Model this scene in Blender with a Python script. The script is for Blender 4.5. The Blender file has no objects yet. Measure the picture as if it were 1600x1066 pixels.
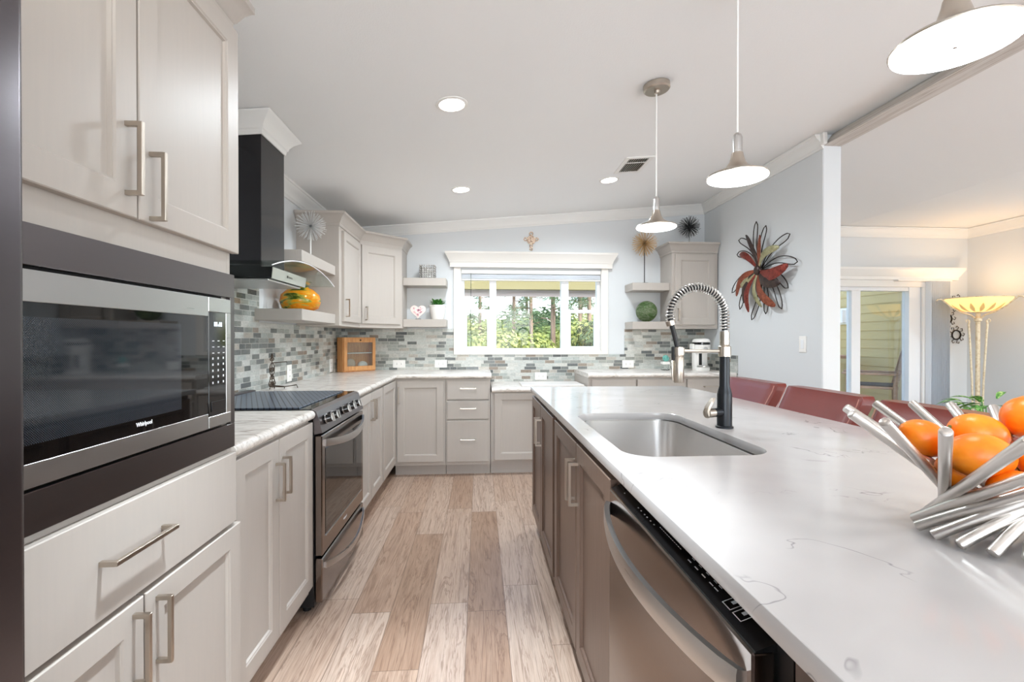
import bpy, bmesh, math, random
from mathutils import Vector, Matrix
random.seed(7)
S = bpy.context.scene
COL = S.collection
PI = math.pi

# ---------------------------------------------------------------- camera, world, light
cd = bpy.data.cameras.new('camera'); cam = bpy.data.objects.new('camera', cd); COL.objects.link(cam)
CAMZ = 1.233
cam.location = (0, 0, CAMZ)
cam.rotation_euler = (PI/2 - math.atan(4/735.0), 0, -math.atan(51/735.0))
cd.sensor_width = 36; cd.lens = 735.0*36/1600; cd.clip_start = 0.02; cd.clip_end = 300
S.camera = cam
S.view_settings.view_transform = 'Standard'; S.view_settings.look = 'None'
S.view_settings.exposure = 1.66; S.view_settings.gamma = 1.0; S.view_settings.use_curve_mapping = False
S.cycles.use_denoising = True
S.cycles.max_bounces = 14; S.cycles.diffuse_bounces = 7; S.cycles.glossy_bounces = 6
S.cycles.transmission_bounces = 10; S.cycles.transparent_max_bounces = 16
S.cycles.caustics_reflective = False; S.cycles.caustics_refractive = False
S.cycles.sample_clamp_indirect = 6.0

W = bpy.data.worlds.new('world'); S.world = W; W.use_nodes = True
wn = W.node_tree.nodes; wl = W.node_tree.links
sky = wn.new('ShaderNodeTexSky'); sky.sky_type = 'NISHITA'; sky.sun_disc = False
sky.sun_elevation = math.radians(48); sky.sun_rotation = math.radians(160); sky.altitude = 0; sky.air_density = 1.0; sky.dust_density = 2.0
wn['Background'].inputs['Strength'].default_value = 0.24
wl.new(sky.outputs[0], wn['Background'].inputs['Color'])

def lamp(name, kind, loc, energy, color=(1, 1, 1), rot=(0, 0, 0), size=None, size_y=None, spot=None, blend=0.6, radius=None):
    L = bpy.data.lights.new(name, kind); L.energy = energy; L.color = color
    if kind == 'AREA':
        L.shape = 'RECTANGLE'; L.size = size; L.size_y = size_y or size
    if kind == 'SPOT':
        L.spot_size = spot; L.spot_blend = blend
    if radius is not None: L.shadow_soft_size = radius
    o = bpy.data.objects.new(name, L); COL.objects.link(o); o.location = loc; o.rotation_euler = rot
    return o
sun = lamp('sun', 'SUN', (4, -10, 20), 1.5, (1.0, 0.94, 0.84), rot=(math.radians(42), 0, math.radians(32)))
sun.data.angle = math.radians(0.6)
# fill lights added at unseen window openings behind the camera and dining side
lamp('fill_rear', 'AREA', (0.2, -3.42, 1.45), 48, (0.80, 0.91, 1.0), rot=(PI/2+.78, 0, 0), size=2.6, size_y=1.7)
lamp('fill_rear', 'AREA', (3.9, -3.42, 1.45), 12, (0.80, 0.90, 1.0), rot=(PI/2+1.0, 0, 0), size=2.2, size_y=1.7)
lamp('fill_side', 'AREA', (5.36, -1.10, 1.40), 38, (0.80, 0.91, 1.0), rot=(PI/2+.78, 0, PI/2), size=2.7, size_y=1.8)

# ---------------------------------------------------------------- materials
def srgb(r, g, b):
    f = lambda v: (v/255)/12.92 if v/255 <= 0.04045 else ((v/255+0.055)/1.055)**2.4
    return (f(r), f(g), f(b), 1)
class NT:
    def __init__(s, name):
        s.m = bpy.data.materials.new(name); s.m.use_nodes = True
        s.t = s.m.node_tree; s.b = s.t.nodes['Principled BSDF']; s.out = s.t.nodes['Material Output']
    def n(s, typ, **kw):
        x = s.t.nodes.new('ShaderNode'+typ)
        for k, v in kw.items(): setattr(x, k, v)
        return x
    def l(s, a, b): s.t.links.new(a, b)
    def set(s, sock, v):
        if hasattr(v, 'links') or isinstance(v, bpy.types.NodeSocket): s.l(v, sock)
        else: sock.default_value = v
    def math(s, op, a, b=None, c=None, clamp=False):
        x = s.n('Math', operation=op); x.use_clamp = clamp
        for i, v in enumerate((a, b, c)):
            if v is not None: s.set(x.inputs[i], v)
        return x.outputs[0]
    def mix(s, fac, a, b, mode='MIX'):
        x = s.n('Mix', data_type='RGBA', blend_type=mode)
        s.set(x.inputs[0], fac); s.set(x.inputs[6], a); s.set(x.inputs[7], b)
        return x.outputs[2]
    def pos(s):
        g = s.n('NewGeometry'); return g.outputs['Position']
    def xyz(s, v=None):
        x = s.n('SeparateXYZ'); s.l(v or s.pos(), x.inputs[0]); return x.outputs
    def comb(s, x=0, y=0, z=0):
        c = s.n('CombineXYZ')
        for i, v in enumerate((x, y, z)): s.set(c.inputs[i], v)
        return c.outputs[0]
    def scale(s, v, sc, rot=(0, 0, 0)):
        m = s.n('Mapping'); s.l(v, m.inputs[0]); m.inputs['Scale'].default_value = sc; m.inputs['Rotation'].default_value = rot
        return m.outputs[0]
    def noise(s, v, sc=5, det=3, rough=0.5, dist=0.0):
        x = s.n('TexNoise'); s.l(v, x.inputs['Vector'])
        x.inputs['Scale'].default_value = sc; x.inputs['Detail'].default_value = det
        x.inputs['Roughness'].default_value = rough; x.inputs['Distortion'].default_value = dist
        return x.outputs
    def ramp(s, f, stops, interp='LINEAR'):
        r = s.n('ValToRGB'); s.l(f, r.inputs[0]); e = r.color_ramp; e.interpolation = interp
        while len(e.elements) < len(stops): e.elements.new(0.5)
        for el, (p, c) in zip(e.elements, stops): el.position = p; el.color = c
        return r.outputs[0]
    def bump(s, h, strength=0.2, dist=0.01):
        b = s.n('Bump'); b.inputs['Strength'].default_value = strength; b.inputs['Distance'].default_value = dist
        s.l(h, b.inputs['Height']); s.l(b.outputs[0], s.b.inputs['Normal'])
    def base(s, v): s.set(s.b.inputs['Base Color'], v)
def P(name, col, rough=0.5, metal=0.0, spec=0.5, coat=0.0, trans=0.0, ior=1.45, emit=None, es=0):
    t = NT(name); b = t.b
    b.inputs['Base Color'].default_value = col; b.inputs['Roughness'].default_value = rough
    b.inputs['Metallic'].default_value = metal; b.inputs['Specular IOR Level'].default_value = spec
    b.inputs['Coat Weight'].default_value = coat; b.inputs['Coat Roughness'].default_value = 0.08
    b.inputs['Transmission Weight'].default_value = trans; b.inputs['IOR'].default_value = ior
    if emit: b.inputs['Emission Color'].default_value = emit; b.inputs['Emission Strength'].default_value = es
    return t
M = {}
def paint(key, col, rough=0.5, bump=0.05, sc=220, spec=0.4):
    t = P(key, col, rough, spec=spec); n = t.noise(t.pos(), sc, 3); t.bump(n[0], bump, 0.002)
    M[key] = t.m
paint('wall_paint', srgb(219, 222, 224), 0.6, 0.06, 260)
paint('ceiling_paint', srgb(244, 244, 243), 0.75, 0.35, 150)
paint('trim_white', srgb(236, 235, 232), 0.35, 0.0)
paint('cream_trim', srgb(232, 228, 222), 0.35, 0.0)
paint('vinyl_white', srgb(238, 240, 243), 0.3, 0.0)
def cabinet(key, col, rough, grain=0.04, dark=None):
    t = P(key, col, rough, spec=0.33)
    n = t.noise(t.scale(t.pos(), (60, 60, 4)), 1.6, 3)
    d = dark or tuple(c*0.9 for c in col[:3])+(1,)
    t.base(t.mix(n[0], col, d)); t.bump(n[0], grain, 0.002); M[key] = t.m
cabinet('cabinet_greige', srgb(188, 180, 172), 0.42, dark=srgb(182, 175, 168))
cabinet('cabinet_stain', srgb(120, 99, 87), 0.3, 0.08, dark=srgb(96, 78, 68))
M['steel'] = P('steel', srgb(205, 203, 200), 0.28, 1.0).m
def brushed(key, col, rough, axis=(4, 4, 300), amt=0.12):
    t = P(key, col, rough, 1.0); n = t.noise(t.scale(t.pos(), axis), 1.0, 2)
    t.set(t.b.inputs['Roughness'], t.math('ADD', t.math('MULTIPLY', n[0], amt), rough-amt/2)); t.bump(n[0], 0.03, 0.001); M[key] = t.m
brushed('brushed_steel', srgb(200, 199, 198), 0.3)
brushed('nickel', srgb(192, 182, 170), 0.3, (200, 200, 200), 0.06)
brushed('black_steel', srgb(118, 112, 113), 0.32); brushed('fridge_steel', srgb(98, 92, 95), 0.34)
brushed('black_steel_gloss', srgb(134, 124, 118), 0.17)
M['sink_steel'] = P('sink_steel', srgb(206, 202, 198), 0.3, 1.0).m
brushed('rod_steel', srgb(212, 207, 202), 0.3, (90, 90, 90), 0.08)
M['black_gloss'] = P('black_gloss', srgb(14, 14, 15), 0.06, spec=0.6).m
M['black_glass'] = P('black_glass', srgb(9, 9, 10), 0.03, spec=0.8).m
M['smoke_black'] = P('smoke_black', srgb(44, 43, 45), 0.12, 0.6, 0.6).m
M['black_matte'] = P('black_matte', srgb(24, 24, 25), 0.45).m
M['dark_gap'] = P('dark_gap', srgb(20, 19, 18), 0.7).m
M['bronze'] = P('bronze', srgb(72, 60, 50), 0.4, 0.8).m
M['white_plastic'] = P('white_plastic', srgb(240, 238, 234), 0.35).m
M['white_print'] = P('white_print', srgb(225, 226, 228), 0.5).m
M['rubber_black'] = P('rubber_black', srgb(25, 26, 29), 0.38).m
M['gun_black'] = P('gun_black', srgb(38, 40, 44), 0.3, 0.5).m
def glassy(key, tint=(1, 1, 1, 1), refl=0.08, rough=0.0, k=1.0):
    t = NT(key); t.t.nodes.remove(t.b)
    tr = t.n('BsdfTransparent'); tr.inputs[0].default_value = tint
    gl = t.n('BsdfGlossy'); gl.inputs['Roughness'].default_value = rough
    fr = t.n('Fresnel'); fr.inputs[0].default_value = 1.45
    mx = t.n('MixShader'); t.l(t.math('MAXIMUM', t.math('MULTIPLY', fr.outputs[0], k), refl*0.5), mx.inputs[0])
    t.l(tr.outputs[0], mx.inputs[1]); t.l(gl.outputs[0], mx.inputs[2]); t.l(mx.outputs[0], t.out.inputs[0]); M[key] = t.m
glassy('pane_glass', (0.98, 0.99, 0.985, 1), 0.02, 0.0, 0.4)
glassy('hood_glass', (0.90, 0.94, 0.92, 1), 0.10, 0.0, 0.35)
glassy('clear_glass', (0.92, 0.95, 0.94, 1), 0.16)

# floor planks
t = NT('floor_planks'); X, Y, Z = t.xyz()
PW, PL = 0.172, 1.22
u = t.math('DIVIDE', t.math('ADD', X, 0.054), PW); row = t.math('FLOOR', u); fu = t.math('FRACT', u)
wr = t.n('TexWhiteNoise', noise_dimensions='1D'); t.l(row, wr.inputs['W'])
v = t.math('ADD', t.math('DIVIDE', Y, PL), t.math('MULTIPLY', wr.outputs['Value'], 7.31)); colI = t.math('FLOOR', v); fv = t.math('FRACT', v)
wc = t.n('TexWhiteNoise', noise_dimensions='2D'); t.l(t.comb(row, colI), wc.inputs['Vector'])
rnd = wc.outputs['Value']
tone = t.ramp(rnd, [(0.0, srgb(174, 144, 122)), (0.3, srgb(198, 172, 152)), (0.55, srgb(214, 194, 178)), (0.8, srgb(186, 156, 134)), (1.0, srgb(222, 207, 196))])
gv = t.comb(t.math('ADD', t.math('MULTIPLY', X, 15), t.math('MULTIPLY', rnd, 91)), t.math('MULTIPLY', Y, 1.15), t.math('MULTIPLY', rnd, 37))
n1 = t.noise(gv, 1.0, 5, 0.6, 0.9)
fine = t.noise(t.comb(t.math('MULTIPLY', X, 210), t.math('MULTIPLY', Y, 7), rnd), 1.0, 3, 0.65)
rings = t.math('FRACT', t.math('MULTIPLY', n1[0], 7.0))
ringd = t.ramp(rings, [(0.0, srgb(170, 150, 138)), (0.16, srgb(255, 255, 255)), (0.8, srgb(246, 240, 236)), (1.0, srgb(170, 150, 138))])
c = t.mix(0.62, tone, ringd, 'MULTIPLY')
c = t.mix(t.ramp(n1[0], [(0.35, srgb(0, 0, 0)), (0.7, srgb(150, 150, 150))]), c, srgb(146, 118, 100), 'MIX')
c = t.mix(0.5, c, t.ramp(fine[0], [(0.30, srgb(178, 165, 158)), (0.60, srgb(255, 255, 255))]), 'MULTIPLY')
eu = t.math('MINIMUM', fu, t.math('SUBTRACT', 1.0, fu)); ev = t.math('MINIMUM', fv, t.math('SUBTRACT', 1.0, fv))
seam = t.math('MAXIMUM', t.math('LESS_THAN', eu, 0.0085), t.math('LESS_THAN', ev, 0.0013))
t.base(t.mix(t.math('MULTIPLY', seam, 0.6), c, srgb(84, 66, 54)))
t.b.inputs['Roughness'].default_value = 0.34; t.b.inputs['Specular IOR Level'].default_value = 0.4
t.bump(t.math('SUBTRACT', t.math('MULTIPLY', fine[0], 0.3), seam), 0.12, 0.002); M['floor'] = t.m

# mosaic splash tile
t = NT('mosaic_tile'); X, Y, Z = t.xyz()
RH = 0.0325
rz = t.math('DIVIDE', Z, RH); row = t.math('FLOOR', rz); fz = t.math('FRACT', rz)
wr = t.n('TexWhiteNoise', noise_dimensions='1D'); t.l(row, wr.inputs['W'])
u = t.math('ADD', t.math('DIVIDE', t.math('ADD', X, Y), 0.098), t.math('ADD', t.math('MULTIPLY', row, 113.0), t.math('MULTIPLY', wr.outputs['Value'], 9.0)))
vo = t.n('TexVoronoi', voronoi_dimensions='1D', feature='F1'); t.l(u, vo.inputs['W']); vo.inputs['Scale'].default_value = 1; vo.inputs['Randomness'].default_value = 0.75
ve = t.n('TexVoronoi', voronoi_dimensions='1D', feature='DISTANCE_TO_EDGE'); t.l(u, ve.inputs['W']); ve.inputs['Scale'].default_value = 1; ve.inputs['Randomness'].default_value = 0.75
sc = t.n('SeparateColor'); t.l(vo.outputs['Color'], sc.inputs[0])
pal = t.ramp(sc.outputs[0], [(0.0, srgb(118, 122, 120)), (0.12, srgb(200, 203, 198)), (0.34, srgb(168, 172, 166)), (0.48, srgb(212, 212, 206)), (0.60, srgb(148, 152, 147)), (0.70, srgb(190, 184, 174)), (0.78, srgb(102, 106, 106)), (0.85, srgb(182, 188, 184)), (0.95, srgb(152, 139, 126))], 'CONSTANT')
mar = t.noise(t.scale(t.pos(), (34, 34, 70)), 1.0, 5, 0.65, 1.2)
c = t.mix(0.55, pal, t.ramp(mar[0], [(0.3, srgb(172, 172, 172)), (0.65, srgb(255, 255, 255))]), 'MULTIPLY')
ez = t.math('MINIMUM', fz, t.math('SUBTRACT', 1.0, fz))
gr = t.math('MAXIMUM', t.math('LESS_THAN', ez, 0.045), t.math('LESS_THAN', ve.outputs['Distance'], 0.016))
t.base(t.mix(gr, c, srgb(196, 194, 188)))
t.set(t.b.inputs['Roughness'], t.math('ADD', t.math('MULTIPLY', t.math('GREATER_THAN', sc.outputs[1], 0.55), -0.26), t.math('ADD', t.math('MULTIPLY', gr, 0.3), 0.42)))
t.bump(t.math('SUBTRACT', t.math('MULTIPLY', mar[0], 0.15), gr), 0.3, 0.003); M['tile'] = t.m

# white quartz with thin scribbled veins
t = NT('quartz'); p = t.pos()
nv = t.noise(p, 3.0, 4, 0.55, 0.9); nm = t.noise(p, 5.2, 2, 0.5); nw = t.noise(p, 6.0, 2)
line = t.math('SUBTRACT', 1.0, t.math('DIVIDE', t.math('ABSOLUTE', t.math('SUBTRACT', nv[0], 0.5)), 0.0055), clamp=True)
mask = t.ramp(nm[0], [(0.53, (0, 0, 0, 1)), (0.62, (1, 1, 1, 1))])
soft = t.ramp(nw[0], [(0.35, srgb(190, 186, 184)), (0.7, srgb(197, 193, 191))])
t.base(t.mix(t.math('MULTIPLY', t.math('MULTIPLY', line, mask), 0.8), soft, srgb(128, 124, 126)))
t.b.inputs['Roughness'].default_value = 0.13; t.b.inputs['Specular IOR Level'].default_value = 0.5; M['quartz'] = t.m
# streaky laminate
t = NT('laminate'); p = t.pos()
n1 = t.noise(t.scale(p, (4, 13, 14), (0, 0, 0.3)), 1.4, 6, 0.62, 1.6); n2 = t.noise(t.scale(p, (9, 40, 40)), 1.0, 4, 0.7, 1.0)
c = t.ramp(n1[0], [(0.30, srgb(168, 158, 150)), (0.42, srgb(218, 211, 203)), (0.55, srgb(236, 231, 225)), (0.75, srgb(213, 203, 193))])
c = t.mix(0.35, c, t.ramp(n2[0], [(0.32, srgb(178, 172, 166)), (0.55, srgb(255, 255, 255))]), 'MULTIPLY')
t.base(c); t.b.inputs['Roughness'].default_value = 0.22; M['laminate'] = t.m
# weathered beam wood
def wood(key, c1, c2, c3, sc, rough=0.55, gr=0.2):
    t = NT(key); p = t.pos(); n = t.noise(t.scale(p, sc), 1.0, 5, 0.6, 1.0)
    t.base(t.ramp(n[0], [(0.3, c1), (0.5, c2), (0.72, c3)])); t.b.inputs['Roughness'].default_value = rough
    t.bump(n[0], gr, 0.003); M[key] = t.m
wood('beam_wood', srgb(176, 164, 152), srgb(208, 202, 196), srgb(226, 223, 219), (60, 2.2, 60), 0.7)
wood('oak', srgb(184, 124, 72), srgb(206, 148, 92), srgb(220, 166, 110), (70, 70, 6), 0.45, 0.05)
wood('patio_wood', srgb(150, 112, 88), srgb(172, 136, 110), srgb(190, 158, 132), (12, 12, 60), 0.6, 0.05)
# leather
t = P('red_leather', srgb(124, 48, 38), 0.34, spec=0.35, coat=0.14); n = t.noise(t.pos(), 90, 4); n2 = t.noise(t.pos(), 4, 3)
t.base(t.mix(n2[0], srgb(106, 40, 33), srgb(126, 54, 44))); t.bump(n[0], 0.06, 0.002); M['leather'] = t.m
M['stitch'] = P('stitch', srgb(168, 110, 96), 0.6).m
# oranges
t = P('orange_peel', srgb(252, 140, 24), 0.33, spec=0.5); n = t.noise(t.pos(), 520, 2); n2 = t.noise(t.pos(), 22, 3)
t.base(t.ramp(n2[0], [(0.3, srgb(243, 118, 12)), (0.6, srgb(252, 146, 30)), (0.85, srgb(255, 170, 60))])); t.bump(n[0], 0.10, 0.001)
t.b.inputs['Subsurface Weight'].default_value = 0.12; t.b.inputs['Subsurface Radius'].default_value = (0.01, 0.004, 0.001); M['orange'] = t.m
M['stem'] = P('stem', srgb(120, 130, 60), 0.6).m
# emitters
def emit(key, col, st):
    t = NT(key); t.t.nodes.remove(t.b); e = t.n('Emission'); e.inputs[0].default_value = col; e.inputs[1].default_value = st
    t.l(e.outputs[0], t.out.inputs[0]); M[key] = t.m
emit('led_white', (0.97, 0.98, 1, 1), 3.0); emit('can_glow', (1, 0.93, 0.84, 1), 6.0); emit('clock_digits', (0.75, 0.9, 1, 1), 0.7)
# stove mat: diagonal ribs
t = P('ribbed_mat', srgb(88, 98, 112), 0.3, spec=0.5); X, Y, Z = t.xyz()
d = t.math('ADD', t.math('MULTIPLY', X, math.cos(0.445)), t.math('MULTIPLY', Y, math.sin(0.445)))
fr = t.math('FRACT', t.math('DIVIDE', d, 0.0225)); lin = t.math('LESS_THAN', t.math('MINIMUM', fr, t.math('SUBTRACT', 1.0, fr)), 0.1)
t.base(t.mix(lin, srgb(96, 106, 120), srgb(24, 26, 30))); t.bump(t.math('SUBTRACT', 1.0, lin), 0.4, 0.004); M['mat'] = t.m
# microwave window: fine dot screen
t = P('oven_screen', srgb(20, 22, 26), 0.05, spec=0.8); X, Y, Z = t.xyz()
a = t.math('SINE', t.math('MULTIPLY', Y, 1500)); b_ = t.math('SINE', t.math('MULTIPLY', Z, 1500)); dots = t.math('GREATER_THAN', t.math('MULTIPLY', a, b_), 0.15)
t.base(t.mix(dots, srgb(15, 16, 19), srgb(64, 70, 78))); M['screen'] = t.m
# art glass and so on
t = P('amber_glass', srgb(230, 140, 20), 0.05, trans=0.3, ior=1.4); p = t.pos(); n = t.noise(t.scale(p, (5, 5, 20), (0.55, 0.0, 0.4)), 1.0, 3, 0.5, 1.6)
t.base(t.ramp(n[0], [(0.34, srgb(66, 84, 22)), (0.42, srgb(176, 178, 72)), (0.46, srgb(244, 168, 30)), (0.56, srgb(246, 138, 10)), (0.64, srgb(252, 196, 60)), (0.70, srgb(236, 140, 20))])); M['amber'] = t.m
t = P('green_glass', srgb(150, 200, 120), 0.02, trans=0.85, ior=1.25); n = t.noise(t.scale(t.pos(), (1, 1, 1.6), (0.6, 0.3, 0)), 11, 3, 0.5, 1.8)
t.base(t.ramp(n[0], [(0.36, srgb(120, 166, 92)), (0.5, srgb(178, 214, 150)), (0.58, srgb(232, 240, 206)), (0.64, srgb(150, 196, 118))])); M['green_glass'] = t.m
def foil(key, a, b):
    t = P(key, a, 0.35, 0.5); n = t.noise(t.pos(), 38, 4, 0.6, 1.0); t.base(t.ramp(n[0], [(0.35, a), (0.65, b)])); M[key] = t.m
foil('petal_red', srgb(96, 34, 28), srgb(148, 62, 50)); foil('petal_rust', srgb(112, 54, 36), srgb(158, 86, 62))
foil('petal_brown', srgb(48, 38, 36), srgb(78, 62, 58)); foil('petal_khaki', srgb(134, 130, 96), srgb(172, 166, 132))
M['wire_dark'] = P('wire_dark', srgb(58, 52, 49), 0.45, 0.7).m
M['spike_silver'] = P('spike_silver', srgb(215, 215, 214), 0.55, 0.5).m
M['spike_gold'] = P('spike_gold', srgb(206, 172, 124), 0.5, 0.6).m
M['spike_black'] = P('spike_black', srgb(62, 62, 64), 0.35, 0.8).m
t = P('cream_floral', srgb(232, 214, 190), 0.6); n = t.noise(t.pos(), 55, 3); t.base(t.ramp(n[0], [(0.40, srgb(238, 224, 202)), (0.52, srgb(222, 190, 170)), (0.64, srgb(150, 132, 110))])); M['cream_floral'] = t.m
t = P('pink_floral', srgb(240, 218, 212), 0.35); n = t.noise(t.pos(), 48, 2); t.base(t.ramp(n[0], [(0.46, srgb(243, 224, 216)), (0.57, srgb(216, 160, 168)), (0.66, srgb(120, 70, 92))])); M['pink_floral'] = t.m
M['pink_rim'] = P('pink_rim', srgb(244, 222, 214), 0.35).m
M['leaf_green'] = P('leaf_green', srgb(74, 138, 58), 0.45).m
t = P('leaf_variegated', srgb(80, 150, 60), 0.4); n = t.noise(t.scale(t.pos(), (40, 40, 12)), 1.0, 3); t.base(t.ramp(n[0], [(0.35, srgb(46, 110, 44)), (0.55, srgb(110, 172, 80)), (0.7, srgb(226, 232, 170))])); M['leaf_var'] = t.m
M['terracotta'] = P('terracotta', srgb(178, 150, 130), 0.6).m
M['teal'] = P('teal', srgb(110, 176, 166), 0.8).m
M['tan'] = P('tan', srgb(200, 176, 152), 0.6).m
t = P('antique_cream', srgb(222, 205, 172), 0.45); n = t.noise(t.pos(), 45, 4); t.base(t.ramp(n[0], [(0.3, srgb(204, 182, 146)), (0.55, srgb(228, 214, 186))])); M['antique'] = t.m
t = P('lamp_bowl', srgb(240, 200, 130), 0.4, emit=(1.0, 0.62, 0.22, 1), es=0.42); M['bowl_glow'] = t.m
M['bowl_leaf'] = P('bowl_leaf', srgb(206, 168, 104), 0.5, emit=(1.0, 0.62, 0.22, 1), es=0.12).m
M['blind_vinyl'] = P('blind_vinyl', srgb(236, 241, 247), 0.5).m
M['mesh_dark'] = P('mesh_dark', srgb(74, 66, 62), 0.7).m
# outdoors
t = P('siding', srgb(196, 172, 116), 0.7); M['siding'] = t.m
M['eave_olive'] = P('eave_olive', srgb(132, 124, 84), 0.7).m
M['fascia_pink'] = P('fascia_pink', srgb(206, 186, 174), 0.7).m
t = P('soil', srgb(130, 132, 78), 0.9); n = t.noise(t.pos(), 1.4, 4); t.base(t.ramp(n[0], [(0.35, srgb(96, 118, 52)), (0.65, srgb(170, 160, 110))])); M['soil'] = t.m
M['concrete'] = P('concrete', srgb(200, 196, 188), 0.8).m
t = P('bark', srgb(110, 92, 78), 0.9); n = t.noise(t.scale(t.pos(), (6, 6, 1)), 1.5, 4); t.base(t.ramp(n[0], [(0.35, srgb(84, 70, 60)), (0.65, srgb(146, 124, 106))])); M['bark'] = t.m
def foliage(key, a, b):
    t = P(key, a, 0.55, spec=0.3); n = t.noise(t.pos(), 2.6, 3); t.base(t.ramp(n[0], [(0.35, a), (0.65, b)]))
    t.b.inputs['Subsurface Weight'].default_value = 0.0
    tr = t.n('BsdfTranslucent'); t.l(t.b.inputs['Base Color'].links[0].from_socket, tr.inputs[0])
    mx = t.n('MixShader'); mx.inputs[0].default_value = 0.35
    t.l(t.b.outputs[0], mx.inputs[1]); t.l(tr.outputs[0], mx.inputs[2]); t.l(mx.outputs[0], t.out.inputs[0]); M[key] = t.m
foliage('foliage_light', srgb(136, 148, 74), srgb(186, 190, 122)); foliage('foliage_mid', srgb(104, 126, 70), srgb(146, 160, 98)); foliage('foliage_dark', srgb(62, 86, 54), srgb(92, 114, 76))

# ---------------------------------------------------------------- mesh builder
class MB:
    def __init__(s): s.v = []; s.f = []; s.mi = []
    def add(s, vs, fs, mi=0):
        o = len(s.v); s.v += [tuple(v) for v in vs]; s.f += [tuple(i+o for i in f) for f in fs]; s.mi += [mi]*len(fs); return s
    def box(s, a, b, bev=0.0, mi=0, seg=1):
        lo = [min(a[i], b[i]) for i in range(3)]; hi = [max(a[i], b[i]) for i in range(3)]
        bm = bmesh.new(); bmesh.ops.create_cube(bm, size=1)
        for v in bm.verts: v.co = [lo[i]+(v.co[i]+0.5)*(hi[i]-lo[i]) for i in range(3)]
        bev = min(bev, 0.45*min(hi[i]-lo[i] for i in range(3)))
        if bev > 0: bmesh.ops.bevel(bm, geom=list(bm.edges), offset=bev, segments=seg, affect='EDGES', profile=0.5)
        return s.bm(bm, mi=mi)
    def bm(s, bm, mat=None, mi=0):
        bm.verts.index_update()
        s.add([(mat @ v.co) if mat else v.co for v in bm.verts], [[v.index for v in f.verts] for f in bm.faces], mi); bm.free(); return s
    def rings(s, rs, cap=(True, True), close=False, mi=0):
        n = len(rs[0]); vs = [p for r in rs for p in r]; fs = []
        m = len(rs)
        for i in range(m if close else m-1):
            j = (i+1) % m
            for k in range(n):
                k2 = (k+1) % n; fs.append((i*n+k, i*n+k2, j*n+k2, j*n+k))
        if not close:
            if cap[0]: fs.append(tuple(range(n))[::-1])
            if cap[1]: fs.append(tuple((m-1)*n+k for k in range(n)))
        return s.add(vs, fs, mi)
    def tube(s, pts, r, n=8, close=False, mi=0, cap=True):
        pts = [Vector(p) for p in pts]; rr = r if isinstance(r, (list, tuple)) else [r]*len(pts)
        m = len(pts); rs = []; up = None
        for i, p in enumerate(pts):
            if close: d = pts[(i+1) % m]-pts[i-1]
            else: d = pts[min(i+1, m-1)]-pts[max(i-1, 0)]
            if d.length < 1e-9: d = Vector((0, 0, 1))
            d.normalize()
            if up is None: up = d.orthogonal().normalized()
            else:
                up = up-d*up.dot(d)
                if up.length < 1e-6: up = d.orthogonal()
                up.normalize()
            w = d.cross(up)
            rs.append([p+(up*math.cos(a)+w*math.sin(a))*rr[i] for a in [2*PI*k/n for k in range(n)]])
        return s.rings(rs, (cap, cap), close, mi)
    def lathe(s, prof, n=24, loc=(0, 0, 0), axis=(0, 0, 1), mi=0, cap=(True, True)):
        q = Vector((0, 0, 1)).rotation_difference(Vector(axis)).to_matrix(); L = Vector(loc)
        return s.rings([[L+q @ Vector((max(r, 1e-4)*math.cos(2*PI*k/n), max(r, 1e-4)*math.sin(2*PI*k/n), z)) for k in range(n)] for r, z in prof], cap, False, mi)
    def sphere(s, c, r, n=20, m=12, sq=(1, 1, 1), mi=0):
        c = Vector(c); rs = []
        for i in range(1, m):
            a = PI*i/m; rs.append([c+Vector((r*math.sin(a)*math.cos(2*PI*k/n)*sq[0], r*math.sin(a)*math.sin(2*PI*k/n)*sq[1], -r*math.cos(a)*sq[2])) for k in range(n)])
        return s.rings(rs, (True, True), False, mi)
    def prism(s, poly, a, b, mi=0):
        # poly of 3D points extruded by vector b-a
        d = Vector(b)-Vector(a); p0 = [Vector(p) for p in poly]; return s.rings([p0, [p+d for p in p0]], mi=mi)
    def sweep(s, path, prof, side=1, zf=None, mi=0, capped=True):
        # prof [(offset, z)] carried along a 2D path with mitred corners
        m = len(path); P2 = [Vector(p) for p in path]; rs = []
        for i in range(m):
            d0 = (P2[i]-P2[i-1]).normalized() if i > 0 else None
            d1 = (P2[i+1]-P2[i]).normalized() if i < m-1 else None
            n0 = Vector((d0.y, -d0.x))*side if d0 else None; n1 = Vector((d1.y, -d1.x))*side if d1 else None
            if n0 is None: nn = n1
            elif n1 is None: nn = n0
            else:
                nn = (n0+n1); nn = nn/ max(0.2, nn.dot(n0)) if nn.length > 1e-6 else n0
            ring = []
            for o, z in prof:
                q = P2[i]+nn*o; ring.append(Vector((q.x, q.y, z+(zf(q.x, q.y) if zf else 0))))
            rs.append(ring)
        return s.rings(rs, (capped, capped), False, mi)

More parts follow.
